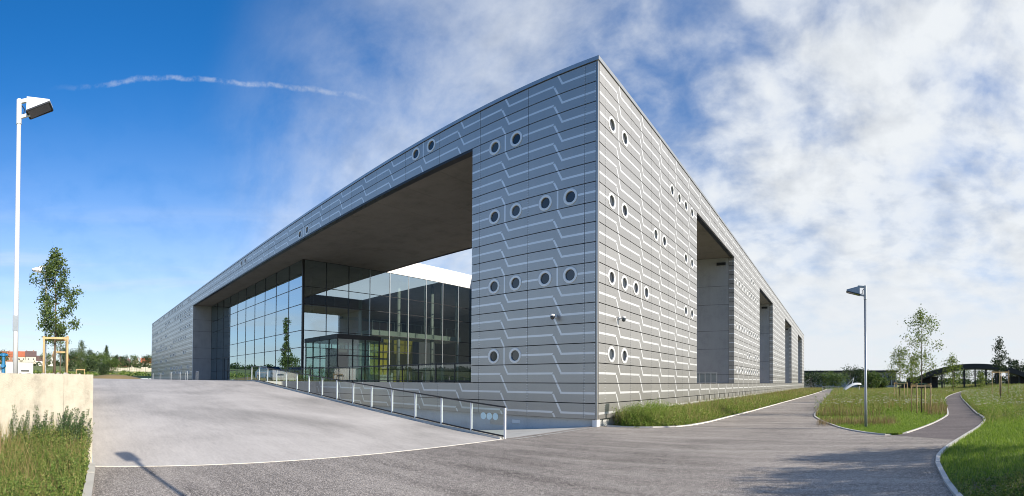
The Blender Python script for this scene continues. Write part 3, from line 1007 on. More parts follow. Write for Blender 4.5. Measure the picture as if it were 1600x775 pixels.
bpart(MB().box(-47.6, -46.9, 31.5, 35.5, LED - .03, LED + 1.1), 'reception_counter', M['white'])
for k, (x, y) in enumerate([(-44.0, 37.2), (-45.5, 39.0), (-43.8, 40.6), (-46.5, 28.0), (-48.0, 25.5), (-52.0, 24.0), (-58.0, 25.5), (-63.0, 24.5)]):
    bpart(MB().box(x - .6, x + .6, y - .05, y + .05, LED - .03, LED + 1.2 + .25 * (k % 3)), 'display_board', M['white'] if k % 3 else M['brown'])
for x in (-47.5, -52.5, -58.0, -64.0):
    for y in (24.5, 27.5):
        bpart(MB().lathe(x, y, [(.02, SOF - .1), (.02, 9.6), (.28, 9.5), (.32, 9.2)], 12), 'pendant_lamp', M['white'])
# --- glazed vestibule
VX0, VX1, VY0, VY1, VZ = GX + .03, -38.0, 22.4, 27.1, 6.15
ves = bpart(MB().box(VX0, VX1 + .12, VY0 - .12, VY1 + .12, VZ - .42, VZ), 'vestibule', M['darkmetal'])


def vpart(mb, name, mat): return bpart(mb, name, mat, ves)


for x, y in ((VX1, VY0), (VX1, VY1), (VX1, (VY0 + VY1) / 2 - .7), (VX1, (VY0 + VY1) / 2 + .7), ((VX0 + VX1) / 2, VY0)):
    vpart(MB().box(x - .05, x + .05, y - .05, y + .05, LED - .03, VZ - .42), 'vestibule_post', M['darkmetal'])
for z in (4.2,):
    vpart(MB().box(VX1 - .04, VX1 + .04, VY0 + .06, VY1 - .06, z - .05, z + .05), 'vestibule_transom', M['darkmetal'])
    vpart(MB().box(VX0, VX1 - .05, VY0 - .04, VY0 + .04, z - .05, z + .05), 'vestibule_transom', M['darkmetal'])
vpart(MB().add([(VX0, VY0, LED), (VX1, VY0, LED), (VX1, VY0, VZ - .43), (VX0, VY0, VZ - .43)], [(0, 1, 2, 3)]), 'vestibule_pane', M['clearglass'])
vpart(MB().add([(VX1, VY0, LED), (VX1, VY1, LED), (VX1, VY1, VZ - .43), (VX1, VY0, VZ - .43)], [(0, 1, 2, 3)]), 'vestibule_pane', M['clearglass'])
vpart(MB().add([(VX0, VY1, LED), (VX1, VY1, LED), (VX1, VY1, VZ - .43), (VX0, VY1, VZ - .43)], [(0, 1, 2, 3)]), 'vestibule_pane', M['clearglass'])

# ================================================================== RAILINGS
rr = empty('ramp_railing', (-9.8, RAMP_Y1 + .1, 0), label='long steel railing with glass panes climbing the edge of the ramp', cat='railing')
RY = RAMP_Y1 + .1
px_ = [-9.8 - 1.48 * k for k in range(16)]
post_me = MB().box(-.028, .028, -.03, .03, 0, 1.0).mesh('post', M['polewhite'])
for x in px_: link('post', post_me, rr, (x + 9.8, 0, ramp_z(x) + .02))
rt = MB(); kb = MB()
for a, b in zip(px_, px_[1:]):
    A, B = ramp_z(a) + 1.0, ramp_z(b) + 1.0
    rt.bar((a + 9.8 + .03, 0, A + .02), (b + 9.8, 0, B + .02), .06, .045)
    MB().bar((a + 9.8 - .03, 0, A - .91), (b + 9.8 + .03, 0, B - .91), .035, .05).build('bottom_rail', M['darkmetal'], rr)
    pn = MB().add([(a + 9.77, 0, A - .88), (b + 9.83, 0, B - .88), (b + 9.83, 0, B - .03), (a + 9.77, 0, A - .03)], [(0, 1, 2, 3)]).build('glass_pane', M['railglass'], rr)
    if a == px_[0]:
        for k in range(3):
            cx_ = (a + b) / 2 + 9.8 + .08 + (k - 1) * .265; cz_ = ramp_z(a) + .70
            MB().add([(cx_ + .115 * math.cos(2 * math.pi * j / 24), -.012, cz_ + .115 * math.sin(2 * math.pi * j / 24)) for j in range(24)]
                     + [(cx_ + .115 * math.cos(2 * math.pi * j / 24), -.006, cz_ + .115 * math.sin(2 * math.pi * j / 24)) for j in range(24)],
                     [tuple(range(24))] + [(j, 24 + j, 24 + (j + 1) % 24, (j + 1) % 24) for j in range(24)]).build('logo_dot', M['dot'], pn)
rt.build('handrail', M['darkmetal'], rr)


def flat_railing(name, label, x0, x1, y0, y1, z, h, step, mat, glassy=True):
    L_ = math.hypot(x1 - x0, y1 - y0); rz = math.atan2(y1 - y0, x1 - x0)
    o = empty(name, (x0, y0, z), rz, label=label, cat='railing')
    nn_ = max(1, round(L_ / step)); st = L_ / nn_
    pm = MB().box(-.025, .025, -.025, .025, 0, h - .03).mesh('post', mat)
    for k in range(nn_ + 1): link('post', pm, o, (k * st, 0, 0))
    MB().box(-.03, L_ + .03, -.035, .035, h - .03, h + .03).build('handrail', mat, o)
    MB().box(0, L_, -.02, .02, .08, .12).build('bottom_rail', mat, o)
    if glassy:
        gm = MB().add([(.04, 0, .13), (st - .04, 0, .13), (st - .04, 0, h - .06), (.04, 0, h - .06)], [(0, 1, 2, 3)]).mesh('glass_pane', M['railglass'])
        for k in range(nn_): link('glass_pane', gm, o, (k * st, 0, 0))
    return o


flat_railing('terrace_railing', 'level dark railing on the ledge in front of the entrance glazing', -40.2, -16.6, 17.75, 17.75, LED - .02, 1.02, 1.5, M['darkmetal'])
flat_railing('passage_railing', 'short pale railing in the nearest deep opening of the sunlit side', -13.0, -10.4, 40.5, 40.5, LED - .02, .95, .55, M['steel'])
for k, bx in enumerate((-77, -61.7, -52.2)):
    o = empty('stair_handrail', (bx, 11.8, LEVEL), label=['steel stair handrail at the far corner of the building, leftmost of three', 'middle of three steel stair handrails on the plaza edge', 'steel stair handrail on the plaza nearest the dark entrance recess'][k], cat='handrail', group='stair handrails on the plaza')
    for s_ in (0, 1):
        MB().tube([(0, s_ * 1.2, 0), (0, s_ * 1.2, .95), (-.9, s_ * 1.2, .95), (-.9, s_ * 1.2, 0)], .03, 8).build('rail_hoop', M['steel'], o)

# small fixtures on the facade
for loc, rz, lb in (((-11.5, FRONT_Y - .06, 4.67), 0, 'small dome security camera on the shaded front of the building'), ((SIDE_X + .06, 19.3, 4.69), R(90), 'small dome security camera on the sunlit side of the building')):
    o = empty('security_camera', loc, rz, label=lb, cat='camera', group='security cameras on the facade')
    MB().box(-.06, .06, -.05, .05, -.06, .06).build('bracket', M['white'], o)
    MB().bar((0, -.05, 0), (.0, -.22, -.02), .05).build('arm', M['white'], o)
    mb = MB().lathe(0, -.25, [(.02, -.16), (.07, -.14), (.095, -.08), (.1, -.01)], 14); mb.build('dome', M['darkglass'], o, smooth=True)
    MB().lathe(0, -.25, [(.105, -.008), (.11, .05), (.05, .08)], 14).build('housing', M['white'], o, smooth=True)
MB().box(-14.0, -13.55, FRONT_Y + .095, FRONT_Y + .118, -.06, .10).build('wall_plate', M['white'], label='small white plate low on the plinth beside the railing end', cat='sign')
MB().box(-15.35, -14.5, FRONT_Y + .09, FRONT_Y + .118, -.18, .26).build('service_hatch', M['coping'], label='grey service hatch on the plinth behind the railing glass', cat='hatch')

# ================================================================== STREET LAMPS
def lamp(label, loc, head_rz, pole_mat, H=6.0):
    o = empty('street_lamp', loc, head_rz, label=label, cat='street lamp', group='slim path lamps with box heads')
    MB().tube([(0, 0, 0), (0, 0, 1.2), (0, 0, H - .55)], [.062, .058, .05], 14).build('pole', pole_mat, o, smooth=True)
    MB().tube([(0, 0, H - .56), (0, 0, H)], [.062, .062], 14).build('pole_sleeve', pole_mat, o, smooth=False)
    MB().box(-.06, .06, -.064, -.058, 1.0, 1.35).build('access_door', M['steel'], o)
    MB().bar((.05, 0, H - .05), (.30, 0, H - .03), .06, .08).build('arm', pole_mat, o)
    MB().bar((.05, 0, H - .40), (.26, 0, H - .37), .05, .07).build('arm', pole_mat, o)
    MB().tube([(.05, .0, H - .12), (.12, .03, H - .22), (.10, .03, H - .32), (.2, .02, H - .34)], .012, 6).build('cable', M['darkmetal'], o)
    hd = MB()
    a, b, w = .22, .75, .17
    hd.hexa([(a, -w, H - .37), (b, -w, H - .235), (b, w, H - .235), (a, w, H - .37)], [(a, -w * .8, H - .03), (b, -w * .9, H - .175), (b, w * .9, H - .175), (a, w * .8, H - .03)])
    head = hd.build('lamp_head', pole_mat, o)
    MB().hexa([(a + .03, -w + .02, H - .384), (b - .02, -w + .02, H - .258), (b - .02, w - .02, H - .258), (a + .03, w - .02, H - .384)],
              [(a + .03, -w + .02, H - .35), (b - .02, -w + .02, H - .22), (b - .02, w - .02, H - .22), (a + .03, w - .02, H - .35)]).build('lamp_glass', M['darkglass'], head)
    fr = MB()
    for s_ in (-1, 1):
        fr.bar((a, s_ * w, H - .375), (b, s_ * w, H - .245), .03, .035)
    fr.bar((a, -w, H - .375), (a, w, H - .375), .03); fr.bar((b, -w, H - .245), (b, w, H - .245), .03)
    fr.build('lamp_frame', M['darkmetal'], head)
    return o


lamp('tall pale lamp post on the raised ground behind the concrete retaining wall', (-10.9, -1.48, 1.85), R(80), M['polewhite'], 6.28)
lamp('pale lamp post standing behind the staked tree on the raised ground', (*pol(-94.2, 25.6), 1.75), R(-95), M['polewhite'])
lamp('grey lamp post on the grass island between the two paths', (1.12, 19.47, -.01), R(178), M['polegrey'], 5.75)
lamp('lamp post beside the viewpoint whose shadow falls on the ramp', (1.75, 2.75, 0), R(200), M['polegrey'])

# ================================================================== PLANTS
def blades(P, h, w, lean, name, mat, segs=2, **kw):
    """P (n,3) bases, h (n) heights -> thin curved blades"""
    n = len(P)
    a = rng.uniform(0, 2 * np.pi, n); b = rng.uniform(0, 2 * np.pi, n)
    side = np.c_[np.cos(a), np.sin(a), np.zeros(n)] * (w / 2)[:, None]
    ld = np.c_[np.cos(b), np.sin(b), np.zeros(n)] * (lean * h)[:, None]
    up = np.c_[np.zeros(n), np.zeros(n), h]
    v0, v1 = P - side, P + side
    m0, m1 = P + up * .55 + ld * .3 - side * .8, P + up * .55 + ld * .3 + side * .8
    t = P + up + ld
    V = np.stack([v0, v1, m0, m1, t], 1).reshape(-1, 3)
    i = np.arange(n)[:, None] * 5
    F = np.concatenate([i + [0, 1, 3], i + [0, 3, 2], i + [2, 3, 4]], 0)
    me = raw_mesh(name, V, F, mat, 3)
    return link(name, me, None, **kw)


def leaf_arrays(C, size, up_bias=.0):
    n = len(C)
    d = rng.normal(size=(n, 3)); d[:, 2] += up_bias; d /= np.linalg.norm(d, axis=1)[:, None]
    r = rng.normal(size=(n, 3)); r -= d * (r * d).sum(1)[:, None]; r /= np.linalg.norm(r, axis=1)[:, None]
    s = np.asarray(size)[:, None] if np.ndim(size) else size
    V = np.stack([C - d * s * .55, C + r * s * .3, C + d * s * .6, C - r * s * .3], 1).reshape(-1, 3)
    F = np.arange(n)[:, None] * 4 + np.array([0, 1, 2, 3])
    return V, F


def leaf_mesh(name, C, size, mat, up_bias=0.):
    V, F = leaf_arrays(C, size, up_bias)
    return raw_mesh(name, V, F, mat, 4)


def weeds(P, H, per, size, spread, name, mat, taper=.8, **kw):
    """bushy upright herbs: leaves up a leaning stem"""
    n = len(P)
    t = rng.uniform(.03, 1, (n, per)) ** .85
    lean = rng.normal(0, .14, (n, 1, 2)) * H[:, None, None]
    a = rng.uniform(0, 2 * np.pi, (n, per)); rad = (spread * H)[:, None] * (1 - taper * t) * np.sqrt(rng.uniform(.02, 1, (n, per)))
    C = np.stack([P[:, None, 0] + lean[:, :, 0] * t ** 1.5 + rad * np.cos(a), P[:, None, 1] + lean[:, :, 1] * t ** 1.5 + rad * np.sin(a), P[:, None, 2] + H[:, None] * t], 2).reshape(-1, 3)
    s = size * rng.uniform(.5, 1.25, len(C)) * (1.15 - .6 * t.ravel())
    me = leaf_mesh(name, C, s, mat, .6)
    return link(name, me, None, **kw)


sl = np.array(strip_line); il = np.array(isl_front); rl = np.array(right_line)
tip = int(np.argmin(il[:, 1]))
isl_L, isl_R = il[:tip + 1][::-1], il[tip:]


def x_strip(y): return np.interp(y, sl[:, 1], sl[:, 0])
def x_il(y): return np.interp(y, isl_L[:, 1], isl_L[:, 0])
def x_ir(y): return np.interp(y, isl_R[:, 1], isl_R[:, 0])
_o = np.argsort(rl[:, 1])
def x_r(y): return np.interp(y, rl[_o, 1], rl[_o, 0])


def sstep(x, a, b):
    t = np.clip((np.asarray(x, float) - a) / (b - a), 0, 1); return t * t * (3 - 2 * t)


def mound(x, y): return -.03 + .95 * sstep(x - x_r(y), 1.0, 13) * sstep(y, 13, 42)


def fieldnoise(x, y, s, seed):
    r_ = np.random.default_rng(seed); out = np.zeros(len(x))
    for k in range(6):
        a = r_.uniform(0, 2 * np.pi); f = s * r_.uniform(.6, 1.8); out += np.sin((x * math.cos(a) + y * math.sin(a)) * f + r_.uniform(0, 6.28))
    return out / 6


# raised meadow right of the paths
g = MB()
my = np.r_[np.linspace(3, 44, 42), np.linspace(47, 150, 26)]
mu = np.r_[np.linspace(.04, 14, 22), np.linspace(16, 120, 20)]
for j in range(len(my) - 1):
    for i in range(len(mu) - 1):
        q = []
        for (jj, ii) in ((j, i), (j, i + 1), (j + 1, i + 1), (j + 1, i)):
            y = my[jj]; x = float(x_r(y)) + mu[ii]; q.append((x, y, float(mound(x, y)) + .012))
        g.add(q, [(0, 1, 2, 3)])
g.build('meadow_mound', M['ground'], kind='structure')
# bare soil patch in the near corner
MB().poly([(2.1, 6.2), (3.6, 6.0), (5.6, 7.4), (5.2, 8.6), (3.6, 8.9), (2.5, 8.7), (2.2, 7.6)], -.008).build('bare_soil', M['soil'], kind='structure')


def samp(n, f):
    """rejection-free sampler: f(u,v)->x,y,z"""
    u, v = rng.uniform(0, 1, n), rng.uniform(0, 1, n)
    return f(u, v)


# --- weeds along the foot of the sunlit side
def strip_pts(n, y0=17.9, y1=132, p=2.2):
    y = y0 + (y1 - y0) * rng.uniform(0, 1, n) ** p
    xl, xr = SIDE_X + .1, x_strip(y) - .12
    x = xl + (xr - xl) * rng.uniform(0, 1, n) ** .9
    ok = (xr - xl > .1) & ~((y < 18.7) & (x < -8.6))
    return np.c_[x, y, np.full(n, -.02)][ok]


P = strip_pts(9000); d = np.hypot(P[:, 0], P[:, 1])
far_w = np.clip(d / 22, 1, 3)
big = .5 + .35 * fieldnoise(P[:, 0], P[:, 1], 1.1, 3)
edge = np.clip((x_strip(P[:, 1]) - P[:, 0]) / 1.1, .3, 1)
H = (.28 + .55 * rng.uniform(.3, 1, len(P)) * np.clip(big + .3, .3, 1.2)) * edge
H *= 1 + .5 * (np.exp(-((P[:, 1] - 20.5) / 1.6) ** 2) * np.exp(-((P[:, 0] + 8.2) / .9) ** 2))
weeds(P, H, 24, .075, .22, 'facade_weeds', M['weedfresh'], kind='stuff', label='tall weeds growing along the foot of the sunlit facade', cat='weeds')
P = strip_pts(36000); edge = np.clip((x_strip(P[:, 1]) - P[:, 0]) / 1.0, .3, 1); H = rng.uniform(.3, .85, len(P)) * edge
dd_ = np.hypot(P[:, 0], P[:, 1])
blades(P, H, .006 * np.clip(dd_ / 14, 1, 6), rng.uniform(.1, .5, len(P)), 'facade_grass', M['meadow'], kind='stuff', label='tan and green grass stalks among the weeds by the facade', cat='grass')

P = strip_pts(7000, p=1.7); P = P[fieldnoise(P[:, 0], P[:, 1], .9, 55) > -.12]
dd_ = np.hypot(P[:, 0], P[:, 1]); edge = np.clip((x_strip(P[:, 1]) - P[:, 0]) / 1.0, .3, 1)
blades(P, rng.uniform(.4, 1.0, len(P)) * edge, .008 * np.clip(dd_ / 14, 1, 6), rng.uniform(.1, .4, len(P)), 'facade_straw', M['straw'], kind='stuff', label='dry reddish stalks standing in the weeds by the facade', cat='stalks')
# --- island
def island_pts(n, y0, y1, p=1.7):
    y = y0 + (y1 - y0) * rng.uniform(0, 1, n) ** p
    a, b = x_il(y) + .06, x_ir(y) - .06
    b = np.minimum(b, y * .36 + 3)
    x = a + (b - a) * rng.uniform(0, 1, n)
    ok = b > a
    return np.c_[x, y, np.full(n, -.02)][ok]


P = island_pts(75000, 16.65, 48, 1.5)
blades(P, rng.uniform(.05, .12, len(P)), .008 * np.clip(np.hypot(P[:, 0], P[:, 1]) / 14, 1, 3), rng.uniform(.1, .7, len(P)), 'island_lawn', M['lawn'], kind='stuff', label='short bright lawn on the grass island', cat='grass')
P = island_pts(60000, 23, 138, 1.8)
tall = sstep(P[:, 1] + 5 * fieldnoise(P[:, 0], P[:, 1], .5, 5) + 1.2 * np.abs(P[:, 0] - 2.5), 27, 40)
keep = rng.uniform(0, 1, len(P)) < tall
P = P[keep]; H = rng.uniform(.25, .75, len(P)) * (.5 + .5 * tall[keep])
blades(P, H, .006 * np.clip(np.hypot(P[:, 0], P[:, 1]) / 14, 1, 7), rng.uniform(.1, .5, len(P)), 'island_meadow', M['meadow'], kind='stuff', label='tall seeding meadow grass on the back of the island', cat='grass')
P = island_pts(5200, 24, 100, 1.6)
P = P[rng.uniform(0, 1, len(P)) < sstep(P[:, 1] + 6 * fieldnoise(P[:, 0], P[:, 1], .4, 8), 29, 42)]
weeds(P, rng.uniform(.3, .95, len(P)) * (.8 + .6 * fieldnoise(P[:, 0], P[:, 1], .9, 42)), 40, .09, .35, 'island_weeds', M['weedfresh'], kind='stuff', label='leafy weeds in the tall grass of the island', cat='weeds')
# rusty tuft row round the lamp
P = np.c_[rng.uniform(-.9, 2.6, 1500), rng.normal(21.3, .6, 1500), np.full(1500, -.02)]
blades(P, rng.uniform(.15, .5, len(P)), np.full(len(P), .009), rng.uniform(.1, .5, len(P)), 'dry_tufts', M['straw'], kind='stuff', label='dry brown grass tufts round the island lamp post', cat='grass')

P = island_pts(9000, 26, 110, 1.6); P = P[fieldnoise(P[:, 0], P[:, 1], .6, 57) > .08]
blades(P, rng.uniform(.3, .85, len(P)), .008 * np.clip(np.hypot(P[:, 0], P[:, 1]) / 14, 1, 6), rng.uniform(.1, .4, len(P)), 'island_straw', M['straw'], kind='stuff', label='dry brown seed heads in the tall grass of the island', cat='stalks')
# --- meadow right of the path
def right_pts(n, y0, y1, umax, p=1.5, up=1.0):
    y = y0 + (y1 - y0) * rng.uniform(0, 1, n) ** p
    u = .08 + umax * rng.uniform(0, 1, n) ** up
    x = x_r(y) + u
    ok = x < y * .47 + 3.0
    x, y = x[ok], y[ok]
    return np.c_[x, y, mound(x, y)]


P = right_pts(120000, 6.5, 26, 7.5, 1.1)
nz = fieldnoise(P[:, 0], P[:, 1], .8, 4)
lawnish = sstep(P[:, 1] + 1.2 * nz, 8.1, 9.1) * (1 - sstep(P[:, 1] - (P[:, 0] - x_r(P[:, 1])) * .9 + 1.5 * nz, 19, 23))
P = P[rng.uniform(0, 1, len(P)) < lawnish]
blades(P, rng.uniform(.06, .16, len(P)), .009 * np.clip(np.hypot(P[:, 0], P[:, 1]) / 10, 1, 3), rng.uniform(.1, .7, len(P)), 'meadow_lawn', M['lawn'], kind='stuff', label='bright green lawn beside the bend of the narrow path', cat='grass')
P = right_pts(85000, 15, 140, 60, 1.7, 1.5)
nz = fieldnoise(P[:, 0], P[:, 1], .5, 14)
tall = sstep(P[:, 1] - (P[:, 0] - x_r(P[:, 1])) * .35 + 2 * nz, 18, 25)
k_ = rng.uniform(0, 1, len(P)) < tall
P = P[k_]
blades(P, rng.uniform(.2, .62, len(P)), .006 * np.clip(np.hypot(P[:, 0], P[:, 1]) / 14, 1, 8), rng.uniform(.1, .5, len(P)), 'meadow_grass', M['meadow'], kind='stuff', label='tall meadow grass on the rise right of the narrow path', cat='grass')
P = right_pts(12000, 17, 120, 40, 1.5, 1.5)
tall = sstep(P[:, 1] - (P[:, 0] - x_r(P[:, 1])) * .35, 19, 25)
P = P[rng.uniform(0, 1, len(P)) < tall]
weeds(P, rng.uniform(.15, .7, len(P)) * (.8 + .6 * fieldnoise(P[:, 0], P[:, 1], .9, 41)), 40, .085, .4, 'meadow_weeds', M['weedfresh'], kind='stuff', label='leafy weeds mixed into the meadow right of the path', cat='weeds')
P = np.concatenate([right_pts(2600, 26, 80, 30, 1.2, 1.2), island_pts(700, 32, 80)])
P[:, 2] += rng.uniform(.4, .68, len(P))
C = (P[:, None, :] + rng.normal(0, 1, (len(P), 6, 3)) * [.05, .05, .012]).reshape(-1, 3)
link('meadow_flowers', leaf_mesh('meadow_flowers', C, np.full(len(C), .055), M['flower']), None, kind='stuff', label='white and pinkish umbel flowers over the meadow', cat='flowers')
# near right corner: scrubby weeds round the bare soil
P = right_pts(2600, 3.5, 8.4, 4.5, 1.0)
nz = fieldnoise(P[:, 0], P[:, 1], 1.6, 24)
P = P[rng.uniform(0, 1, len(P)) < np.clip(.25 + nz + sstep(P[:, 1], 7.6, 6.8), .03, 1)]
weeds(P, rng.uniform(.08, .34, len(P)), 34, .05, .45, 'corner_weeds', M['weed'], kind='stuff', label='low scrubby weeds round the bare soil in the near right corner', cat='weeds')
P = right_pts(5000, 3.5, 8.3, 4.5, 1.0)
P = P[rng.uniform(0, 1, len(P)) < np.clip(.2 + fieldnoise(P[:, 0], P[:, 1], 1.6, 24), .05, 1)]
blades(P, rng.uniform(.06, .3, len(P)), np.full(len(P), .006), rng.uniform(.2, .8, len(P)), 'corner_grass', M['meadow'], kind='stuff', label='straggling dry grass in the near right corner', cat='grass')

# --- weed bed in front of the retaining wall
def bed_pts(n):
    x = rng.uniform(-9.98, -5.2, n)
    ytop = np.interp(x, [-10, -7.3, -4], [.14, .0, -.25])
    y = ytop - rng.uniform(0, 1, n) ** 1.2 * 2.6
    return np.c_[x, y, np.full(n, -.03)]


P = bed_pts(2000); H = (.5 + .45 * rng.uniform(0, 1, len(P))) * (.85 + .5 * fieldnoise(P[:, 0], P[:, 1], 2.6, 31)) * np.interp(P[:, 0], [-10, -9.2, -7.5, -5], [1.25, 1.05, .75, .55])
weeds(P, H, 110, .048, .14, 'bed_weeds', M['weed'], kind='stuff', label='dense mixed weeds in the bed below the retaining wall', cat='weeds')
C0 = [(-9.75, -.25), (-9.7, -.05), (-9.6, -.55), (-9.8, -1.05), (-9.65, -1.25), (-9.5, -.2), (-9.7, -1.6), (-9.3, -.05), (-9.55, -.85)]
P = np.concatenate([np.c_[rng.normal(x, .1, 7), np.minimum(rng.normal(y, .1, 7), .12), np.full(7, -.03)] for x, y in C0])
weeds(P, rng.uniform(.75, 1.3, len(P)), 520, .042, .15, 'mugwort_clumps', M['weeddark'], kind='stuff', label='tall dark green weeds leaning on the retaining wall', cat='weeds')
P = bed_pts(6000)
blades(P, rng.uniform(.35, 1.0, len(P)) * np.interp(P[:, 0], [-10, -7.5, -5], [1.1, .75, .5]), np.full(len(P), .006), rng.uniform(.05, .35, len(P)), 'bed_grass', M['meadow'], kind='stuff', label='upright grass stalks in the bed below the retaining wall', cat='grass')
P = bed_pts(1500)
blades(P, rng.uniform(.5, 1.1, len(P)) * np.interp(P[:, 0], [-10, -7.5, -5], [1.1, .75, .5]), np.full(len(P), .008), rng.uniform(.05, .25, len(P)), 'bed_straw', M['straw'], kind='stuff', label='dry straw coloured stalks in the weed bed', cat='stalks')
# raised ground: rough grass and stones behind the wall
n = 30000
x = -10.4 - 150 * rng.uniform(0, 1, n) ** 2.0; y = .15 - (2 + np.abs(x) * .2) * rng.uniform(0, 1, n)
z = np.array([hill_z(a, b) for a, b in zip(x, y)])
k_ = np.abs(x) > 14
blades(np.c_[x, y, z][k_], rng.uniform(.05, .3, n)[k_], .006 * np.clip(np.abs(x) / 14, 1, 7)[k_], rng.uniform(.1, .6, n)[k_], 'terrace_grass', M['meadow'], kind='stuff', label='thin rough grass on the raised ground', cat='grass')
n = 2200
x = -10.4 - 12 * rng.uniform(0, 1, n) ** 1.6; y = .0 - 3.2 * rng.uniform(0, 1, n)
C = np.c_[x, y, np.full(n, 1.76) + .12 * sstep(-x, 10.3, 10.9) * rng.uniform(.2, 1, n)]
g = MB()
for c in C:
    s = random.uniform(.02, .06); a = random.uniform(0, 6.28)
    q = [Vector((math.cos(a + k * 1.57) * s * random.uniform(.7, 1.2), math.sin(a + k * 1.57) * s, 0)) for k in range(4)]
    c = Vector(c); g.add([c + p for p in q] + [c + Vector((0, 0, s * .9)), c - Vector((0, 0, s * .7))], [(0, 1, 4), (1, 2, 4), (2, 3, 4), (3, 0, 4), (1, 0, 5), (2, 1, 5), (3, 2, 5), (0, 3, 5)])
g.build('gravel', M['gravel'], kind='stuff', label='loose gravel on the raised ground behind the wall', cat='gravel')

# ================================================================== TREES
def tree(name, label, loc, h, z0, rad, nleaf, lsize, mat, seed, trunk=.06, group=None, shape='egg', nb=34, scat=.16, cat='tree'):
    global rng
    keep = rng; rng = np.random.default_rng(seed); rd = random.Random(seed)
    o = empty(name, loc, rd.uniform(0, 6.28), label=label, cat=cat, group=group)
    tr = MB()
    top = Vector((rd.uniform(-.1, .1) * rad, rd.uniform(-.1, .1) * rad, h * .97))
    pts = [Vector((0, 0, -.1)), Vector((0, 0, h * .25)), Vector((rd.uniform(-.03, .03) * h * .3, rd.uniform(-.03, .03) * h * .3, h * .55)), top]
    tr.tube(pts, [trunk, trunk * .85, trunk * .55, .006], 8)
    cl = []; wt = []
    for k in range(nb):
        t = (k + rd.random()) / nb
        zb = z0 + (h - z0) * t * .93
        if shape == 'egg': pr = (math.sin(math.pi * min(1, (t * .86 + .16))) ** .8) * (1 - .35 * t)
        elif shape == 'cone': pr = (1 - t) ** .9 + .05
        elif shape == 'round': pr = math.sqrt(max(.04, 1 - (2 * t - 1) ** 2))
        elif shape == 'column': pr = .75 + .25 * math.sin(t * 9 + seed)
        pr *= rd.uniform(.6, 1.12)
        a = k * 2.399 + rd.uniform(-.4, .4); L_ = rad * pr
        rise = L_ * (rd.uniform(.35, .9) if shape != 'cone' else rd.uniform(-.25, .1))
        u = zb / h
        base = Vector((0, 0, zb)) + Vector((top.x, top.y, 0)) * u
        end = base + Vector((math.cos(a) * L_, math.sin(a) * L_, rise))
        end.z = min(end.z, h * 1.0)
        midp = (base + end) / 2 + Vector((0, 0, -.06 * L_))
        tr.tube([base, midp, end], [max(.006, trunk * .3 * (1 - .6 * t)), max(.004, trunk * .16), .003], 5, cap=False)
        for q in range(4):
            f = .35 + .65 * (q + rd.random()) / 4
            c = base.lerp(end, f) + Vector((rd.uniform(-1, 1), rd.uniform(-1, 1), rd.uniform(-.6, .9))) * L_ * .2
            cl.append(c); wt.append(.4 + f * L_ / rad)
    tr.build('trunk', M['bark'], o, smooth=True)
    cl = np.array([tuple(c) for c in cl]); wt = np.array(wt) * rng.uniform(.12, 1.6, len(wt)); wt /= wt.sum()
    idx = rng.choice(len(cl), nleaf, p=wt)
    C = cl[idx] + rng.normal(0, 1, (nleaf, 3)) * rad * scat
    C[:, 2] = np.maximum(C[:, 2], z0 * .85)
    link('crown', leaf_mesh('crown', C, lsize * rng.uniform(.6, 1.3, nleaf), mat, .2), o)
    rng = keep
    return o


def stakes(label, loc, rz, h, w, group='timber stake frames round the young trees', slim=False):
    o = empty('tree_stake_frame', loc, rz, label=label, cat='tree stakes', group=group)
    r_ = .035 if slim else .045
    for sx in (-1, 1):
        for sy_ in (-1, 1):
            MB().tube([(sx * w / 2, sy_ * w / 2, -.2), (sx * w / 2, sy_ * w / 2, h * random.uniform(.985, 1.02))], r_, 9).build('stake', M['stake'], o, smooth=True)
    for sx in (-1, 1):
        MB().bar((sx * w / 2, -w / 2 - .06, h - .07), (sx * w / 2, w / 2 + .06, h - .07), .04, .085).build('cross_rail', M['stake'], o)
    for sy_ in (-1, 1):
        MB().bar((-w / 2 - .06, sy_ * w / 2, h - .16), (w / 2 + .06, sy_ * w / 2, h - .16), .04, .085).build('cross_rail', M['stake'], o)
    s_ = MB()
    for sx in (-1, 1): s_.bar((sx * w / 2, 0, h - .06), (0, .03 * sx, h - .02), .012, .06)
    s_.build('strap', M['strap'], o)
    return o


GT = 'young staked trees'
tree('young_tree', 'leafy green young tree standing in timber stakes on the raised ground', (*pol(-93.05, 20), 1.75), 5.55, 1.4, 1.2, 5600, .10, M['leafgreen'], 19, .05, GT, nb=30, scat=.10)
stakes('timber stake frame round the leafy tree on the raised ground', (*pol(-93.0, 20), 1.75), R(4), 1.72, .95)
tree('young_tree', 'thin young tree seen behind the timber stakes on the raised ground', (*pol(-92.4, 31), 1.75), 3.4, 1.4, .6, 900, .09, M['leafgreen'], 12, .04, GT)
stakes('smaller timber frame seen through the nearer stakes on the raised ground', (*pol(-92.4, 31), 1.75), R(8), 1.75, .8)
tree('young_tree', 'slender pale tree above the ramp crest left of the dark conifer', (*pol(-89.95, 62), 1.75), 5.1, .5, 1.0, 2600, .13, M['leafgreen'], 13, .05, GT, nb=50)
stakes('low distant timber frame at the ramp crest', (*pol(-90.0, 60), 1.75), R(0), 1.15, 1.0)
tree('young_tree', 'airy young tree with open branches on the grass island', (4.96, 28.36, -.02), 6.45, 2.1, 1.55, 2300, .105, M['leafpale'], 21, .045, GT, nb=30, scat=.11)
stakes('timber stakes with green strap round the airy tree on the island', (4.93, 28.36, -.02), R(12), 1.78, .88, slim=True)
tree('young_tree', 'small round leafed young tree left of the airy island tree', (*pol(7.35, 46), -.02), 5.3, 1.7, 1.35, 1500, .14, M['leafpale'], 22, .05, GT, nb=26)
stakes('timber frame at the small tree left of the airy island tree', (*pol(7.45, 46), -.02), R(8), 1.9, 1.0, slim=True)
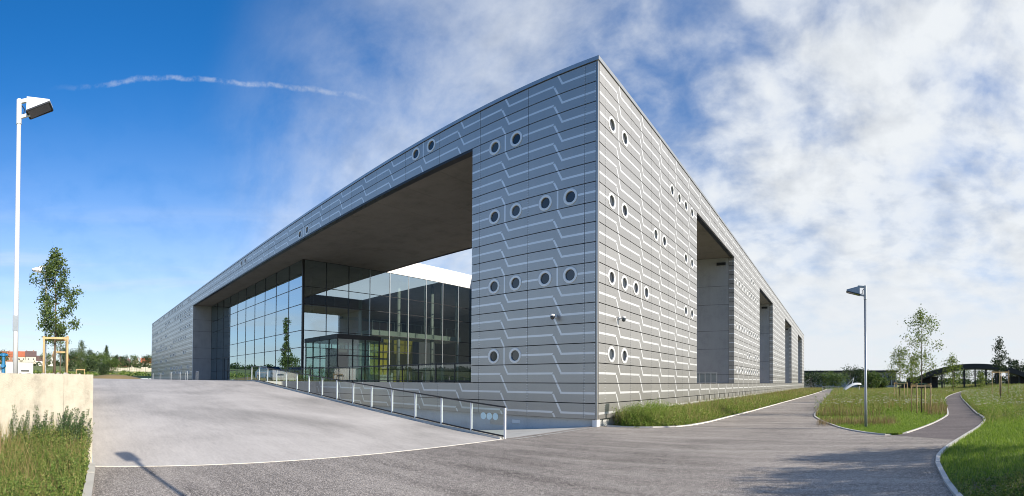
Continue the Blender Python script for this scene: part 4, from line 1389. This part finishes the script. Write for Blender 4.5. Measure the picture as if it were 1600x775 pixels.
tree('young_tree', 'young tree half hidden behind the airy island tree', (*pol(8.9, 50), -.02), 5.0, 1.6, 1.3, 1300, .14, M['leafpale'], 23, .05, GT, nb=24)
tree('young_tree', 'tall clumpy young tree in stakes on the meadow rise', (*pol(19.3, 47), float(mound(*[np.array([k]) for k in pol(19.3, 47)])[0])), 6.1, 2.6, 1.0, 1300, .15, M['leafdark'], 24, .05, GT, nb=12, scat=.2)
stakes('timber stakes round the clumpy tree on the meadow rise', (*pol(19.3, 47), .85), R(20), 2.05, 1.15, slim=True)
tree('young_tree', 'bushy small tree in front of the dark arched hall', (*pol(13.7, 62), .8), 4.6, .2, 1.5, 1800, .16, M['leafpale'], 25, .05, GT, nb=30)
tree('young_tree', 'low pale sapling beside the arch of the hall', (*pol(17.0, 60), .85), 2.2, .2, .9, 800, .13, M['leafpale'], 26, .03, GT, nb=20)
# trees just outside the picture whose shadows reach the path
for k, (x, y, lb) in enumerate([(13.2, 13.3, 'leafy tree right of the picture shading the path bend'), (13.4, 11.2, 'second leafy tree right of the picture, behind the first'), (13.0, 9.8, 'leafy tree right of the viewpoint shading the near path'), (12.6, 7.6, 'leafy tree farthest right of the viewpoint')]):
    tree('young_tree', lb, (x, y, -.02), 6.5 + .4 * (k % 2), 4.0, 1.5, 3000, .15, M['leafgreen'], 31 + k, .06, GT, nb=44, scat=.15)
# beyond the left edge of the picture, mirrored in the glazing
tree('poplar_tree', 'tall narrow poplar mirrored in the entrance glazing', (-152, -28.5, hill_z(-152, -28.5)), 21, 1.5, 1.7, 3000, .5, M['leafgreen'], 61, .25, None, 'column', 60, .16)
for k, (x, y, h) in enumerate([(-120, -30, 7), (-128, -36, 8.5), (-140, -24.5, 6.5), (-110, -40, 6)]):
    tree('background_tree', ['round tree mirrored low in the entrance glazing', 'larger round tree mirrored in the entrance glazing', 'small tree beside the mirrored poplar', 'low tree mirrored near the glazing corner'][k], (x, y, hill_z(x, y)), h, .5, h * .45, 2200, .4, M['leafgreen'], 70 + k, .15, 'trees mirrored in the entrance glazing', 'round', 30, .17)

# far trees and hedges
def hz(b, d): return hill_z(*pol(b, d))


far = [(-91.2, 190, 6.5, 4.0, 'round', 'leafdark'), (-90.4, 240, 9, 4.5, 'round', 'leafdark'), (-88.4, 200, 6, 3.6, 'round', 'leafgreen'), (-87.6, 190, 6.5, 4.4, 'round', 'leafgreen'), (-88.9, 260, 10.5, 3.2, 'egg', 'leafdark'),
       (-86.95, 240, 12.5, 2.9, 'cone', 'leafdark'), (-86.3, 170, 4.6, 3.6, 'round', 'leafgreen'), (-89.3, 150, 4.2, 3.6, 'round', 'leafdark'), (-87.3, 95, 2.7, 1.4, 'round', 'leafdark'),
       (-84.9, 300, 6.5, 3.5, 'round', 'leafdark'), (-83.6, 300, 7, 3.4, 'round', 'leafgreen'), (-82.2, 290, 6.8, 3.6, 'round', 'leafdark'), (-81.3, 300, 7, 3.6, 'round', 'leafgreen'), (-85.8, 300, 7.2, 2.6, 'round', 'leafdark'),
       (-93.9, 260, 7, 4.0, 'round', 'leafgreen'), (-92.0, 270, 11.5, 3.2, 'egg', 'leafdark')]
names = ['broad dark', 'tall rounded', 'mid green', 'spreading green', 'upright dark', 'pointed dark conifer', 'low green', 'squat dark', 'small dark round', 'dark garden', 'green garden', 'dense garden', 'pale garden', 'narrow garden', 'green', 'slim dark']
spot = ['above the ramp crest just right of the timber stakes', 'behind the thin pale tree over the ramp crest', 'in the middle of the distant hedge', 'left of the conifer in the distant hedge', 'behind the distant hedge, left of the conifer', 'standing highest in the distant hedge', 'at the right end of the distant hedge', 'low in front of the distant hedge', 'on the rough slope below the conifer', 'in front of the brick houses', 'left of the orange roofed house', 'below the orange roofed house', 'beside the corner of the far facade', 'between conifer and brick houses', 'beside the long white cabin', 'behind the stake frame on the raised ground']
for i, (b, d, h, r_, shp, mt) in enumerate(far):
    cn = shp == 'cone'
    tree('conifer' if cn else 'background_tree', f'{names[i]} tree {spot[i]}' if 'conifer' not in names[i] else f'{names[i]} {spot[i]}', (*pol(b, d), hz(b, d) - .1), h, h * .06, r_, 1500 if not cn else 2200, .5 if d > 140 else .22, M[mt], 100 + i, .15, 'trees on the distant slope', shp, 26 if not cn else 60, .17 if not cn else .1)
farR = [(-3.2, 150, 4.6, 3.4, 'round', 'leafdark', 'dark bush against the low dark building at the facade end'), (-1.6, 155, 4.4, 3.8, 'round', 'leafgreen', 'green bush left of the white canopy'), (-.2, 150, 3.9, 3.4, 'round', 'leafgreen', 'low green bush behind the path gate'),
        (1.5, 165, 6.8, 3.6, 'round', 'leafdark', 'dark rounded tree rising behind the white canopy'), (2.6, 168, 6.2, 3.0, 'round', 'leafdark', 'dark tree just left of the island lamp post'), (4.0, 120, 4.2, 2.6, 'round', 'leafgreen', 'green bush just right of the island lamp post'), (5.2, 125, 2.6, 2.2, 'round', 'leafgreen', 'low bush in front of the grey hall wall'),
        (19.0, 150, 8.5, 1.5, 'column', 'leafdark', 'narrow dark poplar left of the clumpy staked tree'), (20.6, 150, 9.2, 1.5, 'column', 'leafdark', 'taller narrow dark poplar right of the clumpy staked tree'), (21.2, 152, 8.8, 1.3, 'column', 'leafdark', 'narrow poplar nearest the picture edge'), (22.0, 140, 6.5, 4, 'round', 'leafdark', 'dark tree over the right foot of the arch'), (23.6, 140, 6.2, 4, 'round', 'leafdark', 'dark tree beyond the right foot of the arch'),
        (11.8, 190, 6, 5, 'round', 'leafdark', 'dark tree seen under the left part of the arch'), (14.8, 190, 6.2, 5, 'round', 'leafgreen', 'green tree seen through the middle of the arch'), (17.2, 190, 6, 5, 'round', 'leafdark', 'dark tree seen under the right part of the arch')]
for i, (b, d, h, r_, shp, mt, lb) in enumerate(farR):
    tree('background_tree', lb, (*pol(b, d), -.1), h, h * .05, r_, 1500, .42, M[mt], 200 + i, .14, 'trees behind the far end of the paths', shp, 30, .17)
# far woods closing the horizon
def woods(name, label, b0, b1, d, h, n, size, mat, base):
    b = np.radians(rng.uniform(b0, b1, n)); dd = d * rng.uniform(.94, 1.12, n)
    top = h * (.62 + .25 * np.sin(b * 61) * np.sin(b * 23 + 1) + .16 * np.sin(b * 173))
    z = base + top * rng.uniform(0, 1, n) ** .7
    C = np.c_[np.sin(b) * dd, np.cos(b) * dd, z] + rng.normal(0, size * .4, (n, 3))
    link(name, leaf_mesh(name, C, size * rng.uniform(.6, 1.4, n), mat), None, kind='stuff', label=label, cat='woods')


woods('distant_woods', 'low distant woods along the horizon beyond the paths', -6, 60, 420, 7, 9000, 2.2, M['leafdark'], -.5)
woods('distant_woods', 'low distant hedges along the slope left of the building', -135, -78.5, 330, 5, 14000, 1.5, M['leafdark'], 8.3)
woods('distant_woods', 'rough scrub on the slope below the houses', -135, -78.5, 150, 1.7, 14000, .6, M['weed'], 2.4)

# ================================================================== BACKGROUND BUILDINGS
def house(name, label, b, d, w, dep, hw, hr, wall, roof, zb, turn=0., gable=False, nwin=3, chim=True):
    o = empty(name, (*pol(b, d), zb), -R(b) + R(turn), label=label, cat='house', group='red roofed houses on the slope')
    MB().box(-w / 2, w / 2, -dep / 2, dep / 2, -2, hw).build('wall', M[wall], o)
    ov = .35
    if not gable:
        v = [(-w / 2 - ov, -dep / 2 - ov, hw - .2), (w / 2 + ov, -dep / 2 - ov, hw - .2), (w / 2 + ov, dep / 2 + ov, hw - .2), (-w / 2 - ov, dep / 2 + ov, hw - .2), (-w / 2 - ov, 0, hw + hr), (w / 2 + ov, 0, hw + hr)]
        f = [(0, 1, 5, 4), (2, 3, 4, 5), (1, 2, 5), (3, 0, 4), (0, 3, 2, 1)]
    else:
        v = [(-w / 2 - ov, -dep / 2 - ov, hw - .2), (w / 2 + ov, -dep / 2 - ov, hw - .2), (w / 2 + ov, dep / 2 + ov, hw - .2), (-w / 2 - ov, dep / 2 + ov, hw - .2), (0, -dep / 2 - ov, hw + hr), (0, dep / 2 + ov, hw + hr)]
        f = [(1, 2, 5, 4), (3, 0, 4, 5), (2, 3, 5), (0, 3, 2, 1), (0, 1, 4)]
    rf_ = MB().add(v, f).build('roof', M[roof], o)
    if gable:
        MB().add([(-w / 2 + .1, -dep / 2 - ov - .03, hw - .15), (w / 2 - .1, -dep / 2 - ov - .03, hw - .15), (0, -dep / 2 - ov - .03, hw + hr - .5)], [(0, 1, 2)]).build('gable_wall', M[wall], o)
    if chim: MB().box(w * .22, w * .22 + .6, -.3, .3, hw + hr * .5, hw + hr + .7).build('chimney', M['brick'], rf_)
    for k in range(nwin):
        x = -w / 2 + w * (k + .5) / nwin
        wn = MB().box(x - .5, x + .5, -dep / 2 - .06, -dep / 2 + .02, hw * .45, hw * .45 + 1.3).build('window', M['white'], o)
        MB().box(x - .4, x + .4, -dep / 2 - .08, -dep / 2 - .05, hw * .45 + .1, hw * .45 + 1.2).build('window_pane', M['darkglass'], wn)
    return o


house('terraced_house', 'long red roofed terrace left of the tall lamp post', -99.0, 330, 14, 8, 4.2, 3.6, 'brick', 'rooftile', 11.5, nwin=5)
house('terraced_house', 'red roofed house just right of the tall lamp post', -96.8, 330, 9, 8, 4.2, 3.8, 'cream', 'rooftile', 11.5, nwin=3)
house('terraced_house', 'dark red roofed house with a cream wall behind the white cabin', -95.9, 326, 7, 8, 4.4, 3.8, 'cream', 'roofdark', 11.3, nwin=2)
house('terraced_house', 'grey roofed white house left of the timber stakes', -94.8, 330, 9.5, 8, 3.6, 3.6, 'render', 'roofdark', 9.5, nwin=3)
house('terraced_house', 'dark gabled house seen between the timber stakes', -93.6, 320, 6, 8, 4, 3.4, 'render', 'roofdark', 9.5, 0, True, 2)
house('terraced_house', 'small red roof peeking over the hedge right of the timber stakes', -90.95, 330, 7, 7, 3.6, 3.4, 'cream', 'rooftile', 10.0, nwin=2)
house('terraced_house', 'brick house with a mossy brown roof right of the conifer', -85.6, 340, 7.5, 8, 4.6, 3.4, 'brick', 'roofdark', 8.8, nwin=2)
house('terraced_house', 'narrow brick house between the mossy roof and the gabled house', -84.6, 345, 6.5, 8, 4.0, 3.0, 'brick', 'roofdark', 8.8, nwin=2)
house('terraced_house', 'pale gabled house with a dark roof behind it', -83.45, 338, 6, 8, 3.6, 3.6, 'cream', 'roofdark', 8.8, 0, True, 2)
house('terraced_house', 'orange roofed cream house beside the far facade corner', -82.0, 335, 9.5, 8, 4.4, 3.4, 'cream', 'rooftile', 8.6, nwin=3)

# pale rubble wall and a dry mound on the slope
o = empty('rubble_wall', (*pol(-84.0, 200), hz(-84, 200)), R(84), label='pale rubble wall on the slope below the brick houses', cat='wall')
for k in range(22):
    MB().box(-9 + k * .95, -9 + k * .95 + random.uniform(.7, .93), -.4, .4, -.5, random.uniform(1.2, 2.0)).build('stone', M['stone'], o)
g = MB(); n_ = 14
for j in range(6):
    for k in range(n_):
        a = 2 * math.pi * k / n_; rr_ = (1 - j / 5.5)
        g.v.append((6 * rr_ * math.cos(a) * (1 + .08 * math.sin(3 * a)), 3 * rr_ * math.sin(a), .95 * (1 - rr_ ** 2)))
for j in range(5):
    for k in range(n_): g.f.append([j * n_ + k, j * n_ + (k + 1) % n_, (j + 1) * n_ + (k + 1) % n_, (j + 1) * n_ + k]); g.mi.append(0)
g.f.append([5 * n_ + k for k in range(n_)]); g.mi.append(0)
g.build('dry_mound', M['straw'], loc=(*pol(-86.0, 90), hz(-86, 90) - .1), rz=R(80), smooth=True, kind='structure')

# white cabin and blue standpipe on the raised ground
o = empty('site_cabin', (*pol(-97.25, 75), 1.7), R(97.25), label='long white site cabin behind the foot of the tall lamp post', cat='cabin')
MB().box(-2.1, 2.1, -1.1, 1.1, .15, 2.35).build('body', M['white'], o)
MB().box(-2.15, 2.15, -1.15, 1.15, 2.35, 2.45).build('roof', M['greyconc'], o)
MB().box(.2, 1.5, -1.13, -1.08, .95, 1.2).build('vent', M['darkmetal'], o)
MB().box(-2.0, 2.0, -1.0, 1.0, -.05, .15).build('skid', M['darkmetal'], o)
for s_ in (-1.7, -.85, .85, 1.75): MB().box(s_ - .03, s_ + .03, -1.12, -1.1, .15, 2.35).build('rib', M['white'], o)
o = empty('standpipe', (*pol(-99.15, 14.5), 1.78), 0, label='blue standpipe with valves at the left edge on the raised ground', cat='standpipe')
MB().lathe(0, 0, [(.13, 0), (.13, .05), (.055, .07), (.05, .3), (.09, .32), (.09, .38), (.05, .40), (.05, .62), (.08, .64), (.08, .72), (.03, .74)], 14).build('pipe', M['blue'], o, smooth=False)
MB().tube([(-.14, 0, .35), (.14, 0, .35)], .055, 12).build('valve_branch', M['blue'], o)
MB().tube([(.0 + .13 * math.cos(a), -.09 + 0 * a, .26 + .13 * math.sin(a)) for a in np.linspace(0, 2 * math.pi, 18)], .014, 6).build('hand_wheel', M['white'], o)
MB().tube([(0, -.14, .68), (0, .14, .68)], .035, 10).build('outlet', M['blue'], o)

# low dark building beyond the path
o = empty('low_dark_building', (5, 200, 0), 0, label='long low building with a black roof edge beyond the end of the wide path', cat='building')
MB().box(-20, 19.5, 0, 14, -.5, 6.2).build('wall', M['greyconc'], o)
MB().box(-20.6, 20.2, -1.2, 15, 6.2, 7.0).build('roof_edge', M['blackmetal'], o)
for k in range(9): MB().box(3.2 + k * 1.8, 4.7 + k * 1.8, -.08, .0, .8, 5.4).build('window', M['darkglass'], o)
for k in range(10): MB().box(2.7 + k * 1.8, 2.95 + k * 1.8, -.2, .0, 0, 6.2).build('pilaster', M['greyconc'], o)
# arched hall
o = empty('arched_hall', (*pol(16.3, 120), 0), -R(16.3), label='low black arched hall beyond the meadow', cat='hall')
def arc(t): return -.2 + 6.6 * (1 - abs(t) ** 2.1)
g = MB(); nseg = 36; span = 20.5
for k in range(nseg):
    t0, t1 = -1 + 2 * k / nseg, -1 + 2 * (k + 1) / nseg
    x0, x1 = t0 * span, t1 * span
    th = 1.25
    g.hexa([(x0, -1, arc(t0) - th), (x1, -1, arc(t1) - th), (x1, 9, arc(t1) - th), (x0, 9, arc(t0) - th)], [(x0, -1, arc(t0)), (x1, -1, arc(t1)), (x1, 9, arc(t1)), (x0, 9, arc(t0))])
g.build('arched_roof', M['blackmetal'], o)
for k in range(13):
    x = -16.5 + k * 2.75; z1 = arc(x / span) - 1.3
    if z1 > .8:
        MB().box(x - .18, x + .18, -.2, .2, -.5, z1).build('column', M['blackmetal'], o)
        MB().box(x - .12, x + .12, 7.8, 8.1, -.5, z1).build('column', M['blackmetal'], o)
MB().box(-17.5, -9.5, 2.5, 2.8, -.5, 3.2).build('side_wall', M['blackmetal'], o)
MB().box(9.0, 18.5, 2.5, 2.8, -.5, 3.2).build('side_wall', M['blackmetal'], o)
# white canopy with mast and the gate across the path
o = empty('white_canopy', (*pol(1.75, 95), .25), R(28), label='low white canopy with slanted mast at the edge of the bushes', cat='canopy')
g = MB()
for k in range(10):
    a, b = k / 10, (k + 1) / 10
    za, zb_ = .5 + 1.1 * math.sin(a * math.pi * .62), .5 + 1.1 * math.sin(b * math.pi * .62)
    x0, x1 = -1.9 + 3.6 * a, -1.9 + 3.6 * b
    g.hexa([(x0, -.6, za - .35), (x1, -.6, zb_ - .35), (x1, .6, zb_ - .35), (x0, .6, za - .35)], [(x0, -.35, za), (x1, -.35, zb_), (x1, .35, zb_), (x0, .35, za)])
g.build('canopy_shell', M['white'], o)
MB().tube([(-.1, 0, 1.4), (.25, 0, 2.6)], .07, 8).build('mast', M['white'], o)
MB().tube([(.2, 0, 2.5), (-1.6, 0, .9)], .025, 6).build('stay', M['white'], o)
for x in (-1.5, 1.5): MB().box(x - .08, x + .08, -.1, .1, -.1, .9).build('support', M['greyconc'], o)
o = empty('path_gate', (-2.9, 98, 0), 0, label='grey metal gate across the far end of the wide path', cat='gate')
for x in (-.2, 1.45, 3.1): MB().box(x - .05, x + .05, -.05, .05, -.1, 1.25).build('post', M['steel'], o)
for z in (.15, 1.15): MB().box(-.2, 3.1, -.03, .03, z - .03, z + .03).build('rail', M['steel'], o)
for k in range(21): MB().box(-.1 + k * .15, -.075 + k * .15, -.012, .012, .18, 1.12).build('bar', M['steel'], o)

# ================================================================== CAR on the forecourt
car = empty('parked_car', (-45.2, 18.75, LED - .03), R(180), label='white car parked in front of the entrance glazing', cat='car')
side = [(-2.0, .35), (-2.02, .75), (-1.9, .95), (-1.35, 1.02), (-.75, 1.42), (.75, 1.46), (1.65, 1.05), (2.0, .95), (2.05, .5), (2.0, .32)]
W = .82
g = MB(); n = len(side)
for y, k in ((-W, 1), (W, 1)):
    g.v += [(x, y * (.86 if z > 1.2 else 1), z) for x, z in side]
g.f = [list(range(n)), list(range(n, 2 * n))[::-1]] + [[i, n + i, n + (i + 1) % n, (i + 1) % n] for i in range(n)]; g.mi = [0] * len(g.f)
g.build('body', M['white'], car)
for s_ in (-1, 1):
    for xa, xb, xc, xd in ((-.72, -1.2, -.05, -.05), (.05, .05, 1.35, .72)):
        MB().add([(xb, s_ * .845, 1.02), (xc, s_ * .845, 1.02), (xd, s_ * .735, 1.38), (xa, s_ * .735, 1.38)], [(0, 1, 2, 3)]).build('side_window', M['darkglass'], car)
    for x in (-1.25, 1.25):
        w_ = MB().tube([(x, s_ * .66, .32), (x, s_ * .85, .32)], .32, 20).build('wheel', M['darkmetal'], car)
        MB().tube([(x, s_ * .845, .32), (x, s_ * .86, .32)], .19, 14).build('rim', M['steel'], w_)
    MB().box(-2.04, -1.96, s_ * .62 - .14, s_ * .62 + .14, .68, .82).build('headlight', M['steel'], car)
MB().add([(-1.33, -.74, 1.05), (-1.33, .74, 1.05), (-.79, .66, 1.425), (-.79, -.66, 1.425)], [(0, 3, 2, 1)]).build('windscreen', M['darkglass'], car)
MB().add([(1.62, -.74, 1.09), (1.62, .74, 1.09), (.82, .66, 1.455), (.82, -.66, 1.455)], [(0, 1, 2, 3)]).build('rear_window', M['darkglass'], car)
